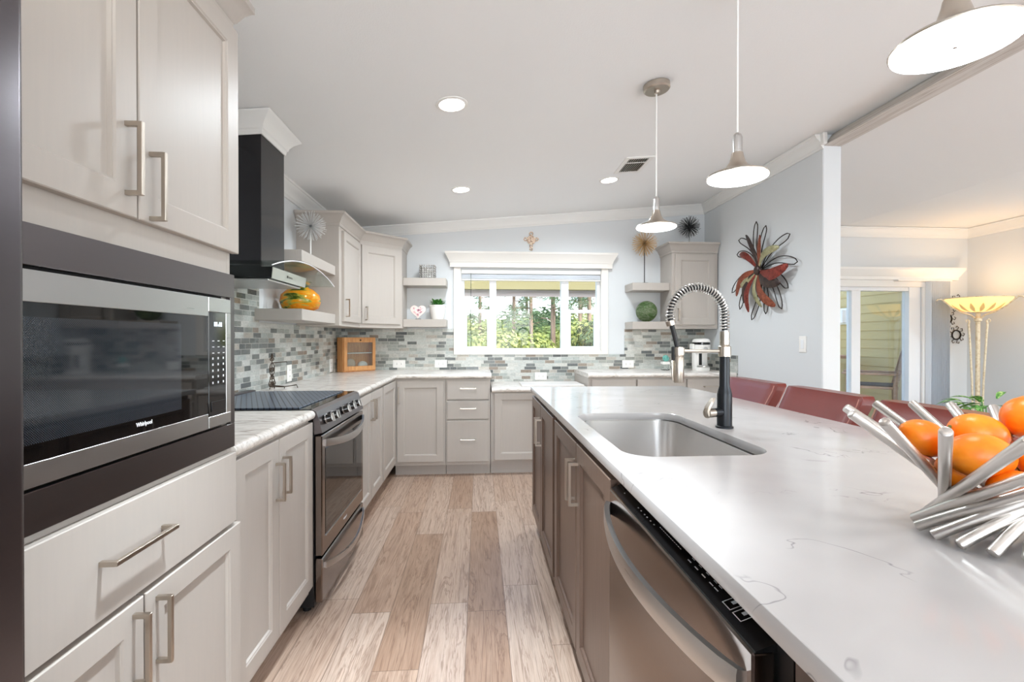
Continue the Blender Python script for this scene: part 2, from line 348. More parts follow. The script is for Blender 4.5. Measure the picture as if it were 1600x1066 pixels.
ROOTS = {}
def mk(name, mb, mats, origin, smooth=35):
    me = bpy.data.meshes.new(name)
    o = Vector(origin)
    me.from_pydata([Vector(v)-o for v in mb.v], [], mb.f)
    if isinstance(mats, str): mats = [mats]
    for k in mats: me.materials.append(M[k])
    bm = bmesh.new(); bm.from_mesh(me)
    for f, i in zip(bm.faces, mb.mi): f.material_index = i
    bmesh.ops.recalc_face_normals(bm, faces=list(bm.faces))
    for f in bm.faces: f.smooth = True
    bm.to_mesh(me); bm.free()
    me.set_sharp_from_angle(angle=math.radians(smooth)); me.update()
    ob = bpy.data.objects.new(name, me); COL.objects.link(ob); return ob
def tag(o, label, cat, group=None):
    o['label'] = label; o['category'] = cat
    if group: o['group'] = group
    return o
def thing(name, loc, label, cat, group=None):
    o = bpy.data.objects.new(name, None); COL.objects.link(o); o.location = loc; o.empty_display_size = 0.1
    ROOTS[o.name] = Vector(loc); return tag(o, label, cat, group)
def part(name, mb, mats, parent, smooth=35, label=None):
    org = ROOTS[parent.name]; o = mk(name, mb, mats, org, smooth); o.parent = parent; ROOTS[o.name] = org
    if label: o['label'] = label
    return o
def solo(name, mb, mats, label, cat, group=None, origin=None, smooth=35):
    xs = list(zip(*mb.v))
    if origin is None: origin = ((min(xs[0])+max(xs[0]))/2, (min(xs[1])+max(xs[1]))/2, min(xs[2]))
    o = mk(name, mb, mats, origin, smooth); o.location = origin; ROOTS[o.name] = Vector(origin); return tag(o, label, cat, group)
def struct(name, mb, mats, parent=None, smooth=35):
    if parent is not None:
        o = part(name, mb, mats, parent, smooth); return o
    o = mk(name, mb, mats, (0, 0, 0), smooth); o['kind'] = 'structure'; ROOTS[o.name] = Vector((0, 0, 0)); return o
def sroot(name, loc):
    o = bpy.data.objects.new(name, None); COL.objects.link(o); o.location = loc; o['kind'] = 'structure'; ROOTS[o.name] = Vector(loc); return o
def dup(root, loc, label=None, rotz=None):
    r = root.copy(); COL.objects.link(r); r.location = loc
    if rotz is not None: r.rotation_euler = (0, 0, rotz)
    if label: r['label'] = label
    for ch in list(root.children):
        c = ch.copy(); COL.objects.link(c); c.parent = r
        for g in list(ch.children):
            d = g.copy(); COL.objects.link(d); d.parent = c
    ROOTS[r.name] = Vector(loc); return r
def text_mb(s, size, o, U, V, N, depth=0.0006, mi=0, bold=0.0):
    cu = bpy.data.curves.new('txt', 'FONT'); cu.body = s; cu.size = size; cu.extrude = depth; cu.align_x = 'CENTER'; cu.align_y = 'CENTER'; cu.offset = bold; cu.resolution_u = 3
    ob = bpy.data.objects.new('txt', cu); me = bpy.data.meshes.new_from_object(ob)
    O, U, V, N = Vector(o), Vector(U), Vector(V), Vector(N)
    mb = MB(); mb.add([O+U*v.co.x+V*v.co.y+N*v.co.z for v in me.vertices], [list(p.vertices) for p in me.polygons], mi)
    bpy.data.objects.remove(ob); bpy.data.curves.remove(cu); bpy.data.meshes.remove(me); return mb
def poly_mb(outer, holes, depth, bevel=0.0):
    # flat outline with holes -> mesh in the xy plane, z from -depth to 0
    cu = bpy.data.curves.new('poly', 'CURVE'); cu.dimensions = '2D'; cu.fill_mode = 'BOTH'; cu.extrude = depth/2-bevel; cu.bevel_depth = bevel; cu.bevel_resolution = 1; cu.offset = -bevel
    for loop in [outer]+holes:
        sp = cu.splines.new('POLY'); sp.points.add(len(loop)-1); sp.use_cyclic_u = True
        for pt, q in zip(sp.points, loop): pt.co = (q[0], q[1], 0, 1)
    ob = bpy.data.objects.new('poly', cu); me = bpy.data.meshes.new_from_object(ob)
    mb = MB(); mb.add([(v.co.x, v.co.y, v.co.z-depth/2) for v in me.vertices], [list(p.vertices) for p in me.polygons])
    bpy.data.objects.remove(ob); bpy.data.curves.remove(cu); bpy.data.meshes.remove(me); return mb
class FR:
    # a cabinet front: u along the front, n out of it, z up
    def __init__(s, o, U, N): s.o = Vector(o); s.U = Vector(U).normalized(); s.N = Vector(N).normalized()
    def p(s, u, n, z): q = s.o+s.U*u+s.N*n; return Vector((q.x, q.y, z))
def fbox(mb, F, u0, u1, n0, n1, z0, z1, bev=0.0, mi=0):
    bm = bmesh.new(); bmesh.ops.create_cube(bm, size=1)
    for v in bm.verts: v.co = Vector((u0+(v.co.x+.5)*(u1-u0), n0+(v.co.y+.5)*(n1-n0), z0+(v.co.z+.5)*(z1-z0)))
    if bev > 0: bmesh.ops.bevel(bm, geom=list(bm.edges), offset=bev, segments=1, affect='EDGES')
    for v in bm.verts: v.co = F.p(v.co.x, v.co.y, v.co.z)
    return mb.bm(bm, mi=mi)
def shaker(F, u0, u1, z0, z1, n0=0.0, t=0.02, rail=0.058, deep=0.010):
    # framed door with a recessed flat panel, one mesh
    mb = MB(); e = 0.002
    def ring(d, n): return [F.p(u0+d, n, z0+d), F.p(u1-d, n, z0+d), F.p(u1-d, n, z1-d), F.p(u0+d, n, z1-d)]
    mb.rings([ring(0, n0), ring(0, n0+t-e), ring(e, n0+t), ring(rail, n0+t), ring(rail+0.004, n0+t-0.003), ring(rail+0.007, n0+t-0.003), ring(rail+0.010, n0+t-deep)])
    return mb
def slabfront(F, u0, u1, z0, z1, n0=0.0, t=0.02): return fbox(MB(), F, u0, u1, n0, n0+t, z0, z1, 0.002)
def pull(F, u, z, L, n0=0.02, vert=True, so=0.034, th=0.0095):
    mb = MB(); h = th/2
    if vert:
        fbox(mb, F, u-h, u+h, n0+so-th, n0+so, z-L/2, z+L/2, 0.001)
        for q in (z-L/2+h, z+L/2-h): fbox(mb, F, u-h*.98, u+h*.98, n0, n0+so-th*0.5, q-h*.98, q+h*.98)
    else:
        fbox(mb, F, u-L/2, u+L/2, n0+so-th, n0+so, z-h, z+h, 0.001)
        for q in (u-L/2+h, u+L/2-h): fbox(mb, F, q-h*.98, q+h*.98, n0, n0+so-th*0.5, z-h*.98, z+h*.98)
    return mb
def add_front(root, F, kind, u0, u1, z0, z1, mat, hu=None, hz=None, HL=0.15, hmat='nickel', vert=True, n0=0.0005, rail=0.058):
    o = part(kind, shaker(F, u0, u1, z0, z1, n0, rail=rail) if kind == 'door' else slabfront(F, u0, u1, z0, z1, n0), mat, root)
    if hu is not None: part('handle', pull(F, hu, hz, HL, n0+0.02, vert), hmat, o)
    return o
def ceil_z(x): return 2.366+0.0864*(x+0.953) if x <= 2.52 else (2.666-(x-2.52)*0.1638 if x < 3.9 else 2.44)

# ---------------------------------------------------------------- room shell
LW, BW, PX0, PX1, DW_, RW = -1.37, 4.85, 2.385, 2.52, 5.39, -3.4
struct('floor', MB().box((LW-.12, RW-.12, -0.05), (DW_+.12, BW+.12, 0)), 'floor')
mb = MB()
xs = [LW-.12, 2.52, 3.9, DW_+.12]
for a, b in zip(xs, xs[1:]):
    za, zb = ceil_z(a), ceil_z(b)
    mb.rings([[(a, y, za), (a, y, za+.1), (b, y, zb+.1), (b, y, zb)] for y in (RW-.12, BW+.12)])
struct('ceiling', mb, 'ceiling_paint', smooth=10)
struct('wall_left', MB().box((LW-.12, RW-.12, 0), (LW, BW+.12, 2.36)), 'wall_paint')
WX0, WX1, WZ0, WZ1 = -0.19, 1.27, 1.10, 1.935
DX0, DX1, DZ1 = 3.10, 4.85, 1.80
mb = MB(); y0, y1 = BW, BW+.12
mb.box((LW, y0, 0), (WX0, y1, 2.66)); mb.box((WX0, y0, 0), (WX1, y1, WZ0)); mb.box((WX0, y0, WZ1), (WX1, y1, 2.66))
mb.box((WX1, y0, 0), (DX0, y1, 2.68)); mb.box((DX0, y0, DZ1), (DX1, y1, 2.66)); mb.box((DX1, y0, 0), (DW_, y1, 2.5))
struct('wall_back', mb, 'wall_paint')
struct('wall_right', MB().box((PX0, 3.12, 0), (PX1, BW, 2.655), 0.006), 'wall_paint')
mb = MB(); mb.box((DW_, RW-.12, 0), (DW_+.12, -2.50, 2.5)); mb.box((DW_, .30, 0), (DW_+.12, BW+.12, 2.5)); mb.box((DW_, -2.50, 0), (DW_+.12, .30, .45)); mb.box((DW_, -2.50, 2.32), (DW_+.12, .30, 2.5))
struct('wall_dining', mb, 'wall_paint')
mb = MB(); yy = (RW-.12, RW)
for a, b in ((LW, -1.15), (1.55, 2.75), (5.05, DW_)): mb.box((a, yy[0], 0), (b, yy[1], 2.7))
for a, b in ((-1.15, 1.55), (2.75, 5.05)): mb.box((a, yy[0], 0), (b, yy[1], .55)); mb.box((a, yy[0], 2.35), (b, yy[1], 2.7))
struct('wall_rear', mb, 'wall_paint')
def unseen_window(name, a, b, axis):
    r = sroot(name, a); f = MB()
    def bx(u0, u1, z0, z1, t0, t1):
        if axis == 'x': f.box((u0, a[1]+t0, z0), (u1, a[1]+t1, z1), .004)
        else: f.box((a[0]+t0, u0, z0), (a[0]+t1, u1, z1), .004)
    u0, u1 = (a[0], b[0]) if axis == 'x' else (a[1], b[1]); z0, z1 = a[2], b[2]; w = .05
    bx(u0, u0+w, z0, z1, -.03, .03); bx(u1-w, u1, z0, z1, -.03, .03); bx(u0, u1, z0, z0+w, -.03, .03); bx(u0, u1, z1-w, z1, -.03, .03)
    for k in (1, 2): bx(u0+(u1-u0)*k/3-.025, u0+(u1-u0)*k/3+.025, z0, z1, -.03, .03)
    struct('window_frame', f, 'vinyl_white', r)
unseen_window('added_window_2', (-1.15, RW-.06, .55), (1.55, RW-.06, 2.35), 'x')  # unseen windows, added as openings for the fill light
unseen_window('added_window_3', (2.75, RW-.06, .55), (5.05, RW-.06, 2.35), 'x')
unseen_window('added_window_4', (DW_+.06, -2.50, .45), (DW_+.06, .30, 2.32), 'y')

# ridge beam, greywashed, with a sloping side
struct('ceiling_beam', MB().rings([[(2.385, y, 2.572), (2.515, y, 2.572), (2.53, y, 2.70), (2.452, y, 2.655)] for y in (RW+.01, 3.118)]), 'beam_wood', smooth=20)
# crown mouldings
CR = [(0, -.10), (.010, -.10), (.014, -.088), (.020, -.082), (.024, -.066), (.040, -.042), (.056, -.026), (.060, -.016), (.068, -.012), (.070, 0.0), (0, 0.0)]
zc = lambda x, y: ceil_z(x)
struct('trim_1', MB().sweep([(LW+.001, 2.75), (LW+.001, BW-.001), (PX0-.001, BW-.001), (PX0-.001, 3.11)], CR, 1, lambda x, y: ceil_z(min(x, 2.45))-.002), 'trim_white', smooth=25)
struct('trim_2', MB().sweep([(PX1+.001, BW-.001), (DW_-.001, BW-.001), (DW_-.001, RW+.01)], CR, 1, lambda x, y: 2.436), 'trim_white', smooth=25)
struct('trim_3', MB().sweep([(LW+.001, RW+.01), (LW+.001, -.3)], CR, 1, lambda x, y: ceil_z(x)-.002), 'trim_white', smooth=25)
# little white return block where the crown dies into the beam
struct('trim_4', MB().box((2.355, 3.075, 2.572), (2.384, 3.119, 2.65), .004), 'trim_white')
bp = [(0, 0.001), (.014, 0.001), (.014, .085), (.008, .10), (0, .10)]
struct('baseboard_right', MB().sweep([(PX0-.001, 4.12), (PX0-.001, 3.119), (PX1+.001, 3.119), (PX1+.001, BW-.02)], bp, 1), 'trim_white')
struct('baseboard_dining', MB().sweep([(5.09, BW-.001), (DW_-.001, BW-.001), (DW_-.001, RW+.02)], bp, 1), 'trim_white')

# backsplash
mb = MB(); e = .008
mb.box((LW+.001, 1.46, .90), (LW+e, 3.02, 1.60)); mb.box((LW+.001, 3.02, .90), (LW+e, BW-.001, 1.332))
mb.box((LW+e, BW-e, .90), (WX0-.14+.068, BW-.001, 1.332)); mb.box((-.262, BW-e, .76), (1.52, BW-.001, 1.066)); mb.box((1.52, BW-e, .90), (PX0-.001, BW-.001, 1.332))
mb.box((PX0-e, 4.19, .90), (PX0-.001, BW-e, 1.075))
struct('wall_backsplash', mb, 'tile')

# kitchen window
w1 = sroot('window_1', (0.54, BW, 1.10))
f = MB(); ya, yb = BW+.035, BW+.10
f.box((WX0, ya, WZ0), (WX0+.035, yb, WZ1), .003); f.box((WX1-.035, ya, WZ0), (WX1, yb, WZ1), .003)
f.box((WX0+.03, ya+.0012, WZ0), (WX1-.03, yb-.001, WZ0+.030), .003); f.box((WX0+.03, ya+.0012, WZ1-.06), (WX1-.03, yb-.001, WZ1), .003)
f.box((.105, ya-.004, WZ0), (.175, yb, WZ1), .003); f.box((.854, ya-.004, WZ0), (.934, yb, WZ1), .003)
struct('window_frame', f, 'vinyl_white', w1)
for a, b in ((WX0+.035, .105), (.934, WX1-.035)):
    s_ = MB(); s_.box((a, ya+.015, 1.50), (b, ya+.055, 1.535), .003)
    s_.box((a, ya+.01, WZ0+.03), (a+.026, ya+.05, 1.51), .003); s_.box((b-.026, ya+.01, WZ0+.03), (b, ya+.05, 1.51), .003); s_.box((a+.02, ya+.0112, WZ0+.0305), (b-.02, ya+.049, WZ0+.05), .003)
    struct('sash', s_, 'vinyl_white', w1)
    struct('pane', MB().box((a, ya+.03, WZ0+.03), (b, ya+.034, WZ1-.06)), 'pane_glass', w1)
struct('pane', MB().box((.175, ya+.03, WZ0+.03), (.854, ya+.034, WZ1-.06)), 'pane_glass', w1)
f = MB()
f.box((WX0-.072, BW-.022, 1.066), (WX0, BW-.001, 1.96), .003); f.box((WX1, BW-.022, 1.066), (WX1+.072, BW-.001, 1.96), .003); f.box((WX0, BW-.022, 1.066), (WX1, BW-.001, WZ0), .003)
f.box((WX0+.001, BW-.0212, WZ0-.003), (WX1-.001, ya+.01, WZ0+.004)); f.box((WX0-.002, BW-.02, WZ0+.0045), (WX0+.004, ya+.01, WZ1)); f.box((WX1-.004, BW-.02, WZ0+.0045), (WX1+.002, ya+.01, WZ1))
struct('casing', f, 'cream_trim', w1)
HP = [(0, 1.958), (.026, 1.958), (.028, 2.005), (.034, 2.010), (.036, 2.024), (.062, 2.075), (.070, 2.090), (.074, 2.092), (.074, 2.112), (0, 2.112)]
struct('window_header', MB().sweep([(-.272, BW-.001), (-.272, BW-.026), (1.350, BW-.026), (1.350, BW-.001)], HP, 1), 'cream_trim', w1, 25)
b_ = thing('window_blind', (.54, BW-.005, 1.83), 'white slatted blind pulled right up under the kitchen window header', 'blind')
part('head_rail', MB().box((-.182, BW-.02, 1.897), (1.262, BW+.03, 1.934), .003), 'white_plastic', b_)
sl = MB()
for k in range(8): sl.box((-.18, BW-.02, 1.846+k*.0052), (1.26, BW+.028, 1.846+k*.0052+.0034), .001)
part('slat_stack', sl, 'blind_vinyl', b_)
part('bottom_rail', MB().box((-.18, BW-.02, 1.828), (1.26, BW+.028, 1.842), .003), 'white_plastic', b_)
part('wand', MB().tube([(-.085, BW-.024, 1.90), (-.087, BW-.022, 1.15)], .004, 6), 'clear_glass', b_)

# sliding patio door
d1 = sroot('door_1', (4.2, BW, 0))
f = MB(); ya, yb = BW+.02, BW+.10
f.box((DX0, ya, 0), (DX0+.06, yb, DZ1), .003); f.box((4.715, ya-.01, 0), (DX1, yb, DZ1), .003); f.box((DX0, ya, 1.755), (DX1, yb, DZ1), .003); f.box((DX0, ya, 0.0), (DX1, yb, .05), .003)
f.box((4.06, ya+.005, .05), (4.165, yb, 1.76), .004)
struct('door_frame', f, 'vinyl_white', d1)
for a, b in ((DX0+.06, 4.06), (4.165, 4.715)): struct('pane', MB().box((a, ya+.04, .05), (b, ya+.045, 1.755)), 'pane_glass', d1)
f = MB(); f.box((DX1-.004, BW-.02, 0), (DX1+.03, BW-.001, DZ1-.006), .003); f.box((PX1+.02, BW-.02, DZ1-.005), (DX1+.03, BW-.001, 1.875), .003); struct('casing', f, 'trim_white', d1)
HP2 = [(0, 1.868), (.05, 1.868), (.052, 1.90), (.058, 1.905), (.085, 1.96), (.092, 1.972), (.094, 1.995), (0, 1.995)]
struct('door_header', MB().sweep([(PX1+.03, BW-.02), (5.16, BW-.02), (5.16, BW-.001)], HP2, 1), 'trim_white', d1, 25)
vb = thing('vertical_blind', (4.97, BW-.05, .03), 'white vertical blind vanes drawn to the right of the sliding door', 'blind')
mb = MB()
for k in range(11):
    x = 4.87+k*.0215; mb.rings([[(x-.004, BW-.10, z), (x+.006, BW-.06, z), (x+.004, BW-.022, z), (x+.0055, BW-.022, z), (x+.0075, BW-.06, z), (x-.0025, BW-.10, z)] for z in (.04, 1.855)])
part('vanes', mb, 'blind_vinyl', vb, 20); part('track', MB().box((4.5, BW-.085, 1.853), (5.12, BW-.03, 1.866)), 'white_plastic', vb)

# ---------------------------------------------------------------- left run
G = 'cabinet_greige'
FX = -.755
FL = FR((FX, 0, 0), (0, 1, 0), (1, 0, 0))
# tall oven tower
FT = FR((-.738, 0, 0), (0, 1, 0), (1, 0, 0))
tw = thing('tall_cabinet', (-1.05, 1.07, 0), 'tall greige cabinet housing the microwave beside the refrigerator', 'cabinet')
T0, T1 = .69, 1.45
mb = MB(); dpt = -.62
fbox(mb, FT, T0, T0+.02, dpt, 0, .0, 2.165, .001); fbox(mb, FT, T1-.02, T1, dpt, 0, .10, 2.165, .001)
fbox(mb, FT, T0, T1, dpt, -.07, .0, .10); fbox(mb, FT, T0+.02, T1-.02, dpt, 0, .10, .12); fbox(mb, FT, T0+.02, T1-.02, dpt, 0, .895, .9125); fbox(mb, FT, T0+.02, T1-.02, dpt, 0, 1.421, 1.50); fbox(mb, FT, T0+.02, T1-.02, dpt, 0, 2.14, 2.165)
fbox(mb, FT, T0+.02, T1-.02, dpt, dpt+.012, .12, 2.14)
fbox(mb, FT, T0+.0195, T0+.045, -.02, -.0006, .1195, 2.1405); fbox(mb, FT, T1-.045, T1-.0195, -.02, -.0006, .1195, 2.1405); fbox(mb, FT, T0+.02, T1-.02, -.02, 0, .67, .70)
fbox(mb, FT, T0+.02, T1-.02, -.3, -.022, 1.5, 2.14); fbox(mb, FT, T0+.02, T1-.02, -.3, -.022, .12, .89)
part('body', mb, G, tw)
add_front(tw, FT, 'door', .66, 1.044, 1.485, 2.145, G, 1.012, 1.60, .15); add_front(tw, FT, 'door', 1.050, 1.462, 1.485, 2.145, G, 1.083, 1.565, .15)
add_front(tw, FT, 'drawer', .69, 1.444, .695, .898, G, 1.03, .805, .185, vert=False)
add_front(tw, FT, 'door', .66, 1.058, .13, .682, G, 1.028, .585, .15); add_front(tw, FT, 'door', 1.064, 1.468, .13, .682, G, 1.098, .585, .15)
CC = [(0, 0), (.006, 0), (.008, .018), (.014, .024), (.03, .055), (.044, .072), (.05, .076), (.05, .095), (0, .095)]
part('crown', MB().sweep([(-1.36, T1+.001), (-.737, T1+.001), (-.737, T0)], [(o*1.0, 2.150+z) for o, z in CC], -1), G, tw, 25)
# microwave
mw = thing('microwave', (-1.0, 1.07, .914), 'stainless built-in microwave framed by a black steel surround in the tall cabinet', 'microwave')
FM = FR((-.736, 0, 0), (0, 1, 0), (1, 0, 0))
m0, m1 = .695, 1.448
mb = MB(); zA, zB = .914, 1.420; iy0, iy1, iz0, iz1 = .72, 1.424, .984, 1.352
for q in ((m0, m1, zA, iz0), (m0, m1, iz1, zB), (m0, iy0, iz0, iz1), (iy1, m1, iz0, iz1)): fbox(mb, FM, q[0], q[1], 0, .012, q[2], q[3], .0008)
part('surround', mb, 'black_steel', mw)
part('casing', fbox(MB(), FM, iy0+.0, iy1, -.42, -.004, iz0, iz1), 'dark_gap', mw)
SP = 1.304
mb = MB(); dz0, dz1, dy0 = .992, 1.344, .728
for q in ((dy0, SP, dz0, 1.032), (dy0, SP, 1.292, dz1), (dy0, dy0+.03, 1.032, 1.292)): fbox(mb, FM, q[0], q[1], -.003, .017, q[2], q[3], .001)
dr = part('door', mb, 'brushed_steel', mw)
part('door_glass', fbox(MB(), FM, dy0+.03, SP-.001, -.003, .0165, 1.032, 1.292), 'black_glass', dr)
part('window_screen', fbox(MB(), FM, dy0+.05, 1.19, .0165, .0172, 1.062, 1.268), 'screen', dr)
part('logo', text_mb('Whirlpool', .0115, FM.p(1.064, .0168, 1.050), (0, 1, 0), (0, 0, 1), (1, 0, 0), .0004, bold=.0004), 'white_print', dr)
mb = MB()
for q in ((SP+.002, 1.417, dz0, 1.022), (SP+.002, 1.417, 1.305, dz1), (1.392, 1.417, 1.022, 1.305)): fbox(mb, FM, q[0], q[1], -.003, .017, q[2], q[3], .001)
fr_ = part('control_frame', mb, 'brushed_steel', mw)
cp_ = part('control_panel', fbox(MB(), FM, SP+.002, 1.392, -.003, .0168, 1.022, 1.305, .001), 'black_gloss', mw)
mb = MB()
mb2 = MB()
for y, w in ((1.332, .006), (1.341, .006), (1.351, .003), (1.357, .005), (1.365, .005)): fbox(mb2, FM, y, y+w, .0168, .0173, 1.266, 1.278 if w > .004 else 1.272)
part('clock', mb2, 'clock_digits', cp_)
for r_ in range(8):
    for c_ in range(3):
        y = 1.322+c_*.026; z = 1.225-r_*.0165; w = .006 if r_ < 3 else .0035
        fbox(mb, FM, y, y+w*1.6, .0168, .0173, z, z+(.0025 if r_ < 3 else .006))
part('key_marks', mb, 'white_print', cp_)
part('open_button', fbox(MB(), FM, 1.316, 1.386, .0168, .0186, 1.034, 1.062, .0008), 'smoke_black', cp_)

# base cabinet between tower and range
def toe_body(F, u0, u1, d, z1, zt=.10, tk=.07):
    mb = MB(); fbox(mb, F, u0, u1, -d, 0, zt, z1, .0008); fbox(mb, F, u0+.001, u1-.001, -d+.01, -tk, 0.0, zt); return mb
c1 = thing('base_cabinet', (-1.05, 1.8, 0), 'greige two-door base cabinet between the tall cabinet and the range', 'cabinet', 'greige base cabinets')
part('body', toe_body(FL, 1.453, 2.135, .608, .872), G, c1)
add_front(c1, FL, 'door', 1.475, 1.782, .135, .862, G, 1.757, .712, .14); add_front(c1, FL, 'door', 1.788, 2.133, .135, .862, G, 1.815, .722, .14)
def bull(x0, x1, z0, z1):  # rounded-nose worktop profile, nose on the x1 side
    r = (z1-z0)/2; return [(x0, z0), (x1-r, z0)]+[(x1-r+r*math.cos(a), z0+r+r*math.sin(a)) for a in [(-PI/2)+PI*k/8 for k in range(1, 8)]]+[(x1-r, z1), (x0, z1)]
CZ0, CZ1 = .8745, .9145
mb = MB(); pr = bull(0, .637, CZ0, CZ1); mb.rings([[(LW+.009+o, y, z) for o, z in pr] for y in (1.456, 2.134)])
solo('countertop', mb, 'laminate', 'short streaky laminate worktop between the microwave tower and the range', 'countertop', smooth=30)

# range
FG = FR((-.732, 0, 0), (0, 1, 0), (1, 0, 0))
R0, R1 = 2.142, 2.876
rg = thing('electric_range', (-1.04, 2.51, 0), 'black stainless slide-in electric range with glass oven door', 'stove')
mb = MB(); fbox(mb, FG, R0, R1, -.625, -.002, .035, .90, .002); part('body', mb, 'black_matte', rg)
mb = MB(); fbox(mb, FG, R0-.004, R1+.004, -.627, -.012, .9005, .918, .003); part('cooktop', mb, 'black_glass', rg)
mb = MB(); fbox(mb, FG, R0+.02, R1-.02, -.625, -.575, .9185, .932, .004); part('rear_vent', mb, 'black_steel', rg)
mb = MB(); mb.rings([[FG.p(y, -.012, .918), FG.p(y, .010, .908), FG.p(y, .036, .812), FG.p(y, .0, .806), FG.p(y, -.012, .84)] for y in (R0, R1)])
cp2 = part('control_panel', mb, 'black_steel', rg, 20)
KN = Vector((.096, 0, .026)).normalized()
for y in (2.215, 2.30, 2.49, 2.60, 2.71):
    c = FG.p(y, .0235, .862)
    k = part('knob', MB().lathe([(.021, 0), (.021, .006), (.0195, .008), (.0185, .030), (.016, .034), (.0, .034)], 20, c, KN), 'black_gloss', rg)
    kr = MB(); kr.lathe([(.0222, .0062), (.0222, .0125), (.0195, .0125), (.0195, .0062)], 20, c, KN, cap=(False, False))
    tt = Vector((-.026, 0, .096)).normalized()
    a = c+KN*.034; kr.prism([a-tt*.019+Vector((0, .004, 0)), a+tt*.019+Vector((0, .004, 0)), a+tt*.019-Vector((0, .004, 0)), a-tt*.019-Vector((0, .004, 0))], (0, 0, 0), KN*.010)
    part('knob_trim', kr, 'steel', k)
mb = MB(); fbox(mb, FG, R0, R1, .002, .034, .262, .80, .004); od = part('oven_door', mb, 'black_steel_gloss', rg)
part('door_window', fbox(MB(), FG, R0+.045, R1-.045, .034, .0355, .345, .735, .001), 'black_glass', od)
part('door_line', fbox(MB(), FG, R0+.045, R1-.045, .0345, .037, .336, .341), 'steel', od)
part('logo', text_mb('Whirlpool', .014, FG.p(2.50, .0345, .302), (0, 1, 0), (0, 0, 1), (1, 0, 0), .0006), 'white_print', od)
def arc_handle(F, u0, u1, z, bow, n0, th, hz, sag=0.0, N=18, flat=True):
    mb = MB(); rs = []
    for k in range(N+1):
        q = k/N; u = u0+(u1-u0)*q; b = math.sin(PI*q)**0.75; n = n0+bow*b; zz = z-sag*math.sin(PI*q)
        rs.append([F.p(u, n-th, zz-hz*.85), F.p(u, n-th*.1, zz-hz), F.p(u, n, zz-hz*.6), F.p(u, n, zz+hz*.6), F.p(u, n-th*.1, zz+hz), F.p(u, n-th, zz+hz*.85)])
    mb.rings(rs); return mb
part('handle', arc_handle(FG, R0+.02, R1-.02, .765, .045, .046, .012, .017, .028), 'brushed_steel', od, 30)
mb = MB(); fbox(mb, FG, R0, R1, .002, .034, .055, .250, .004); wd = part('drawer', mb, 'black_steel_gloss', rg)
part('handle', arc_handle(FG, R0+.02, R1-.02, .215, .040, .046, .012, .014, .045), 'brushed_steel', wd, 30)
for y in (R0+.05, R1-.05):
    for n in (-.05, -.55): part('foot', MB().lathe([(.018, 0), (.018, .034)], 12, FG.p(y, n, .001)), 'black_matte', rg)
mt = MB().box((-1.315, 2.165, .919), (-.805, 2.855, .9235), .001)
solo('stove_cover_mat', mt, 'mat', 'blue-grey ribbed cover mat lying over the range cooktop', 'mat')

# base cabinets past the range
c2 = thing('base_cabinet', (-1.05, 3.27, 0), 'greige base cabinet just beyond the range, with paired upright pulls', 'cabinet', 'greige base cabinets')
part('body', toe_body(FL, 2.884, 3.655, .608, .872), G, c2)
add_front(c2, FL, 'door', 2.90, 3.268, .135, .862, G, 3.24, .745, .14); add_front(c2, FL, 'door', 3.274, 3.645, .135, .862, G, 3.302, .745, .14)
c3 = thing('corner_base_cabinet', (-1.05, 4.2, 0), 'greige corner base cabinet where the two runs meet left of the drawers', 'cabinet', 'greige base cabinets')
mb = toe_body(FL, 3.657, 4.235, .608, .872); FB = FR((0, 4.235, 0), (1, 0, 0), (0, -1, 0))
fbox(mb, FB, FX, -.302, -.605, 0, .10, .872, .0008); fbox(mb, FB, FX, -.303, -.60, -.07, 0, .10)
part('body', mb, G, c3)
add_front(c3, FL, 'door', 3.68, 4.205, .135, .862, G); d_ = add_front(c3, FB, 'door', -.728, -.318, .135, .855, G, -.71, .73, .15)
# drawers
c4 = thing('drawer_base', (-.1, 4.5, 0), 'greige base cabinet with three stacked drawers', 'cabinet', 'greige base cabinets')
part('body', toe_body(FB, -.30, .098, .605, .872), G, c4)
for z0, z1 in ((.689, .853), (.512, .673), (.132, .498)): add_front(c4, FB, 'drawer', -.287, .082, z0, z1, G, -.10, (z0+z1)/2+.015 if z1 < .8 or True else 0, .14, vert=False)
# low desk cabinet
c5 = thing('low_base_cabinet', (.54, 4.55, 0), 'lower greige cabinet under the dropped worktop below the window', 'cabinet', 'greige base cabinets')
part('body', toe_body(FB, .102, .985, .605, .748, .125), G, c5)
add_front(c5, FB, 'door', .135, .545, .14, .742, G); add_front(c5, FB, 'door', .551, .965, .14, .742, G)
# right base
c6 = thing('right_base_cabinet', (1.68, 4.5, 0), 'greige base cabinets with top drawers beyond the far right end of the island', 'cabinet', 'greige base cabinets')
part('body', toe_body(FB, .99, PX0-.003, .605, .872), G, c6)
for a, b in ((1.02, 1.43), (1.445, 1.90), (1.915, 2.36)):
    add_front(c6, FB, 'drawer', a, b, .70, .858, G, (a+b)/2, .79, .14, vert=False); add_front(c6, FB, 'door', a, b, .135, .685, G)
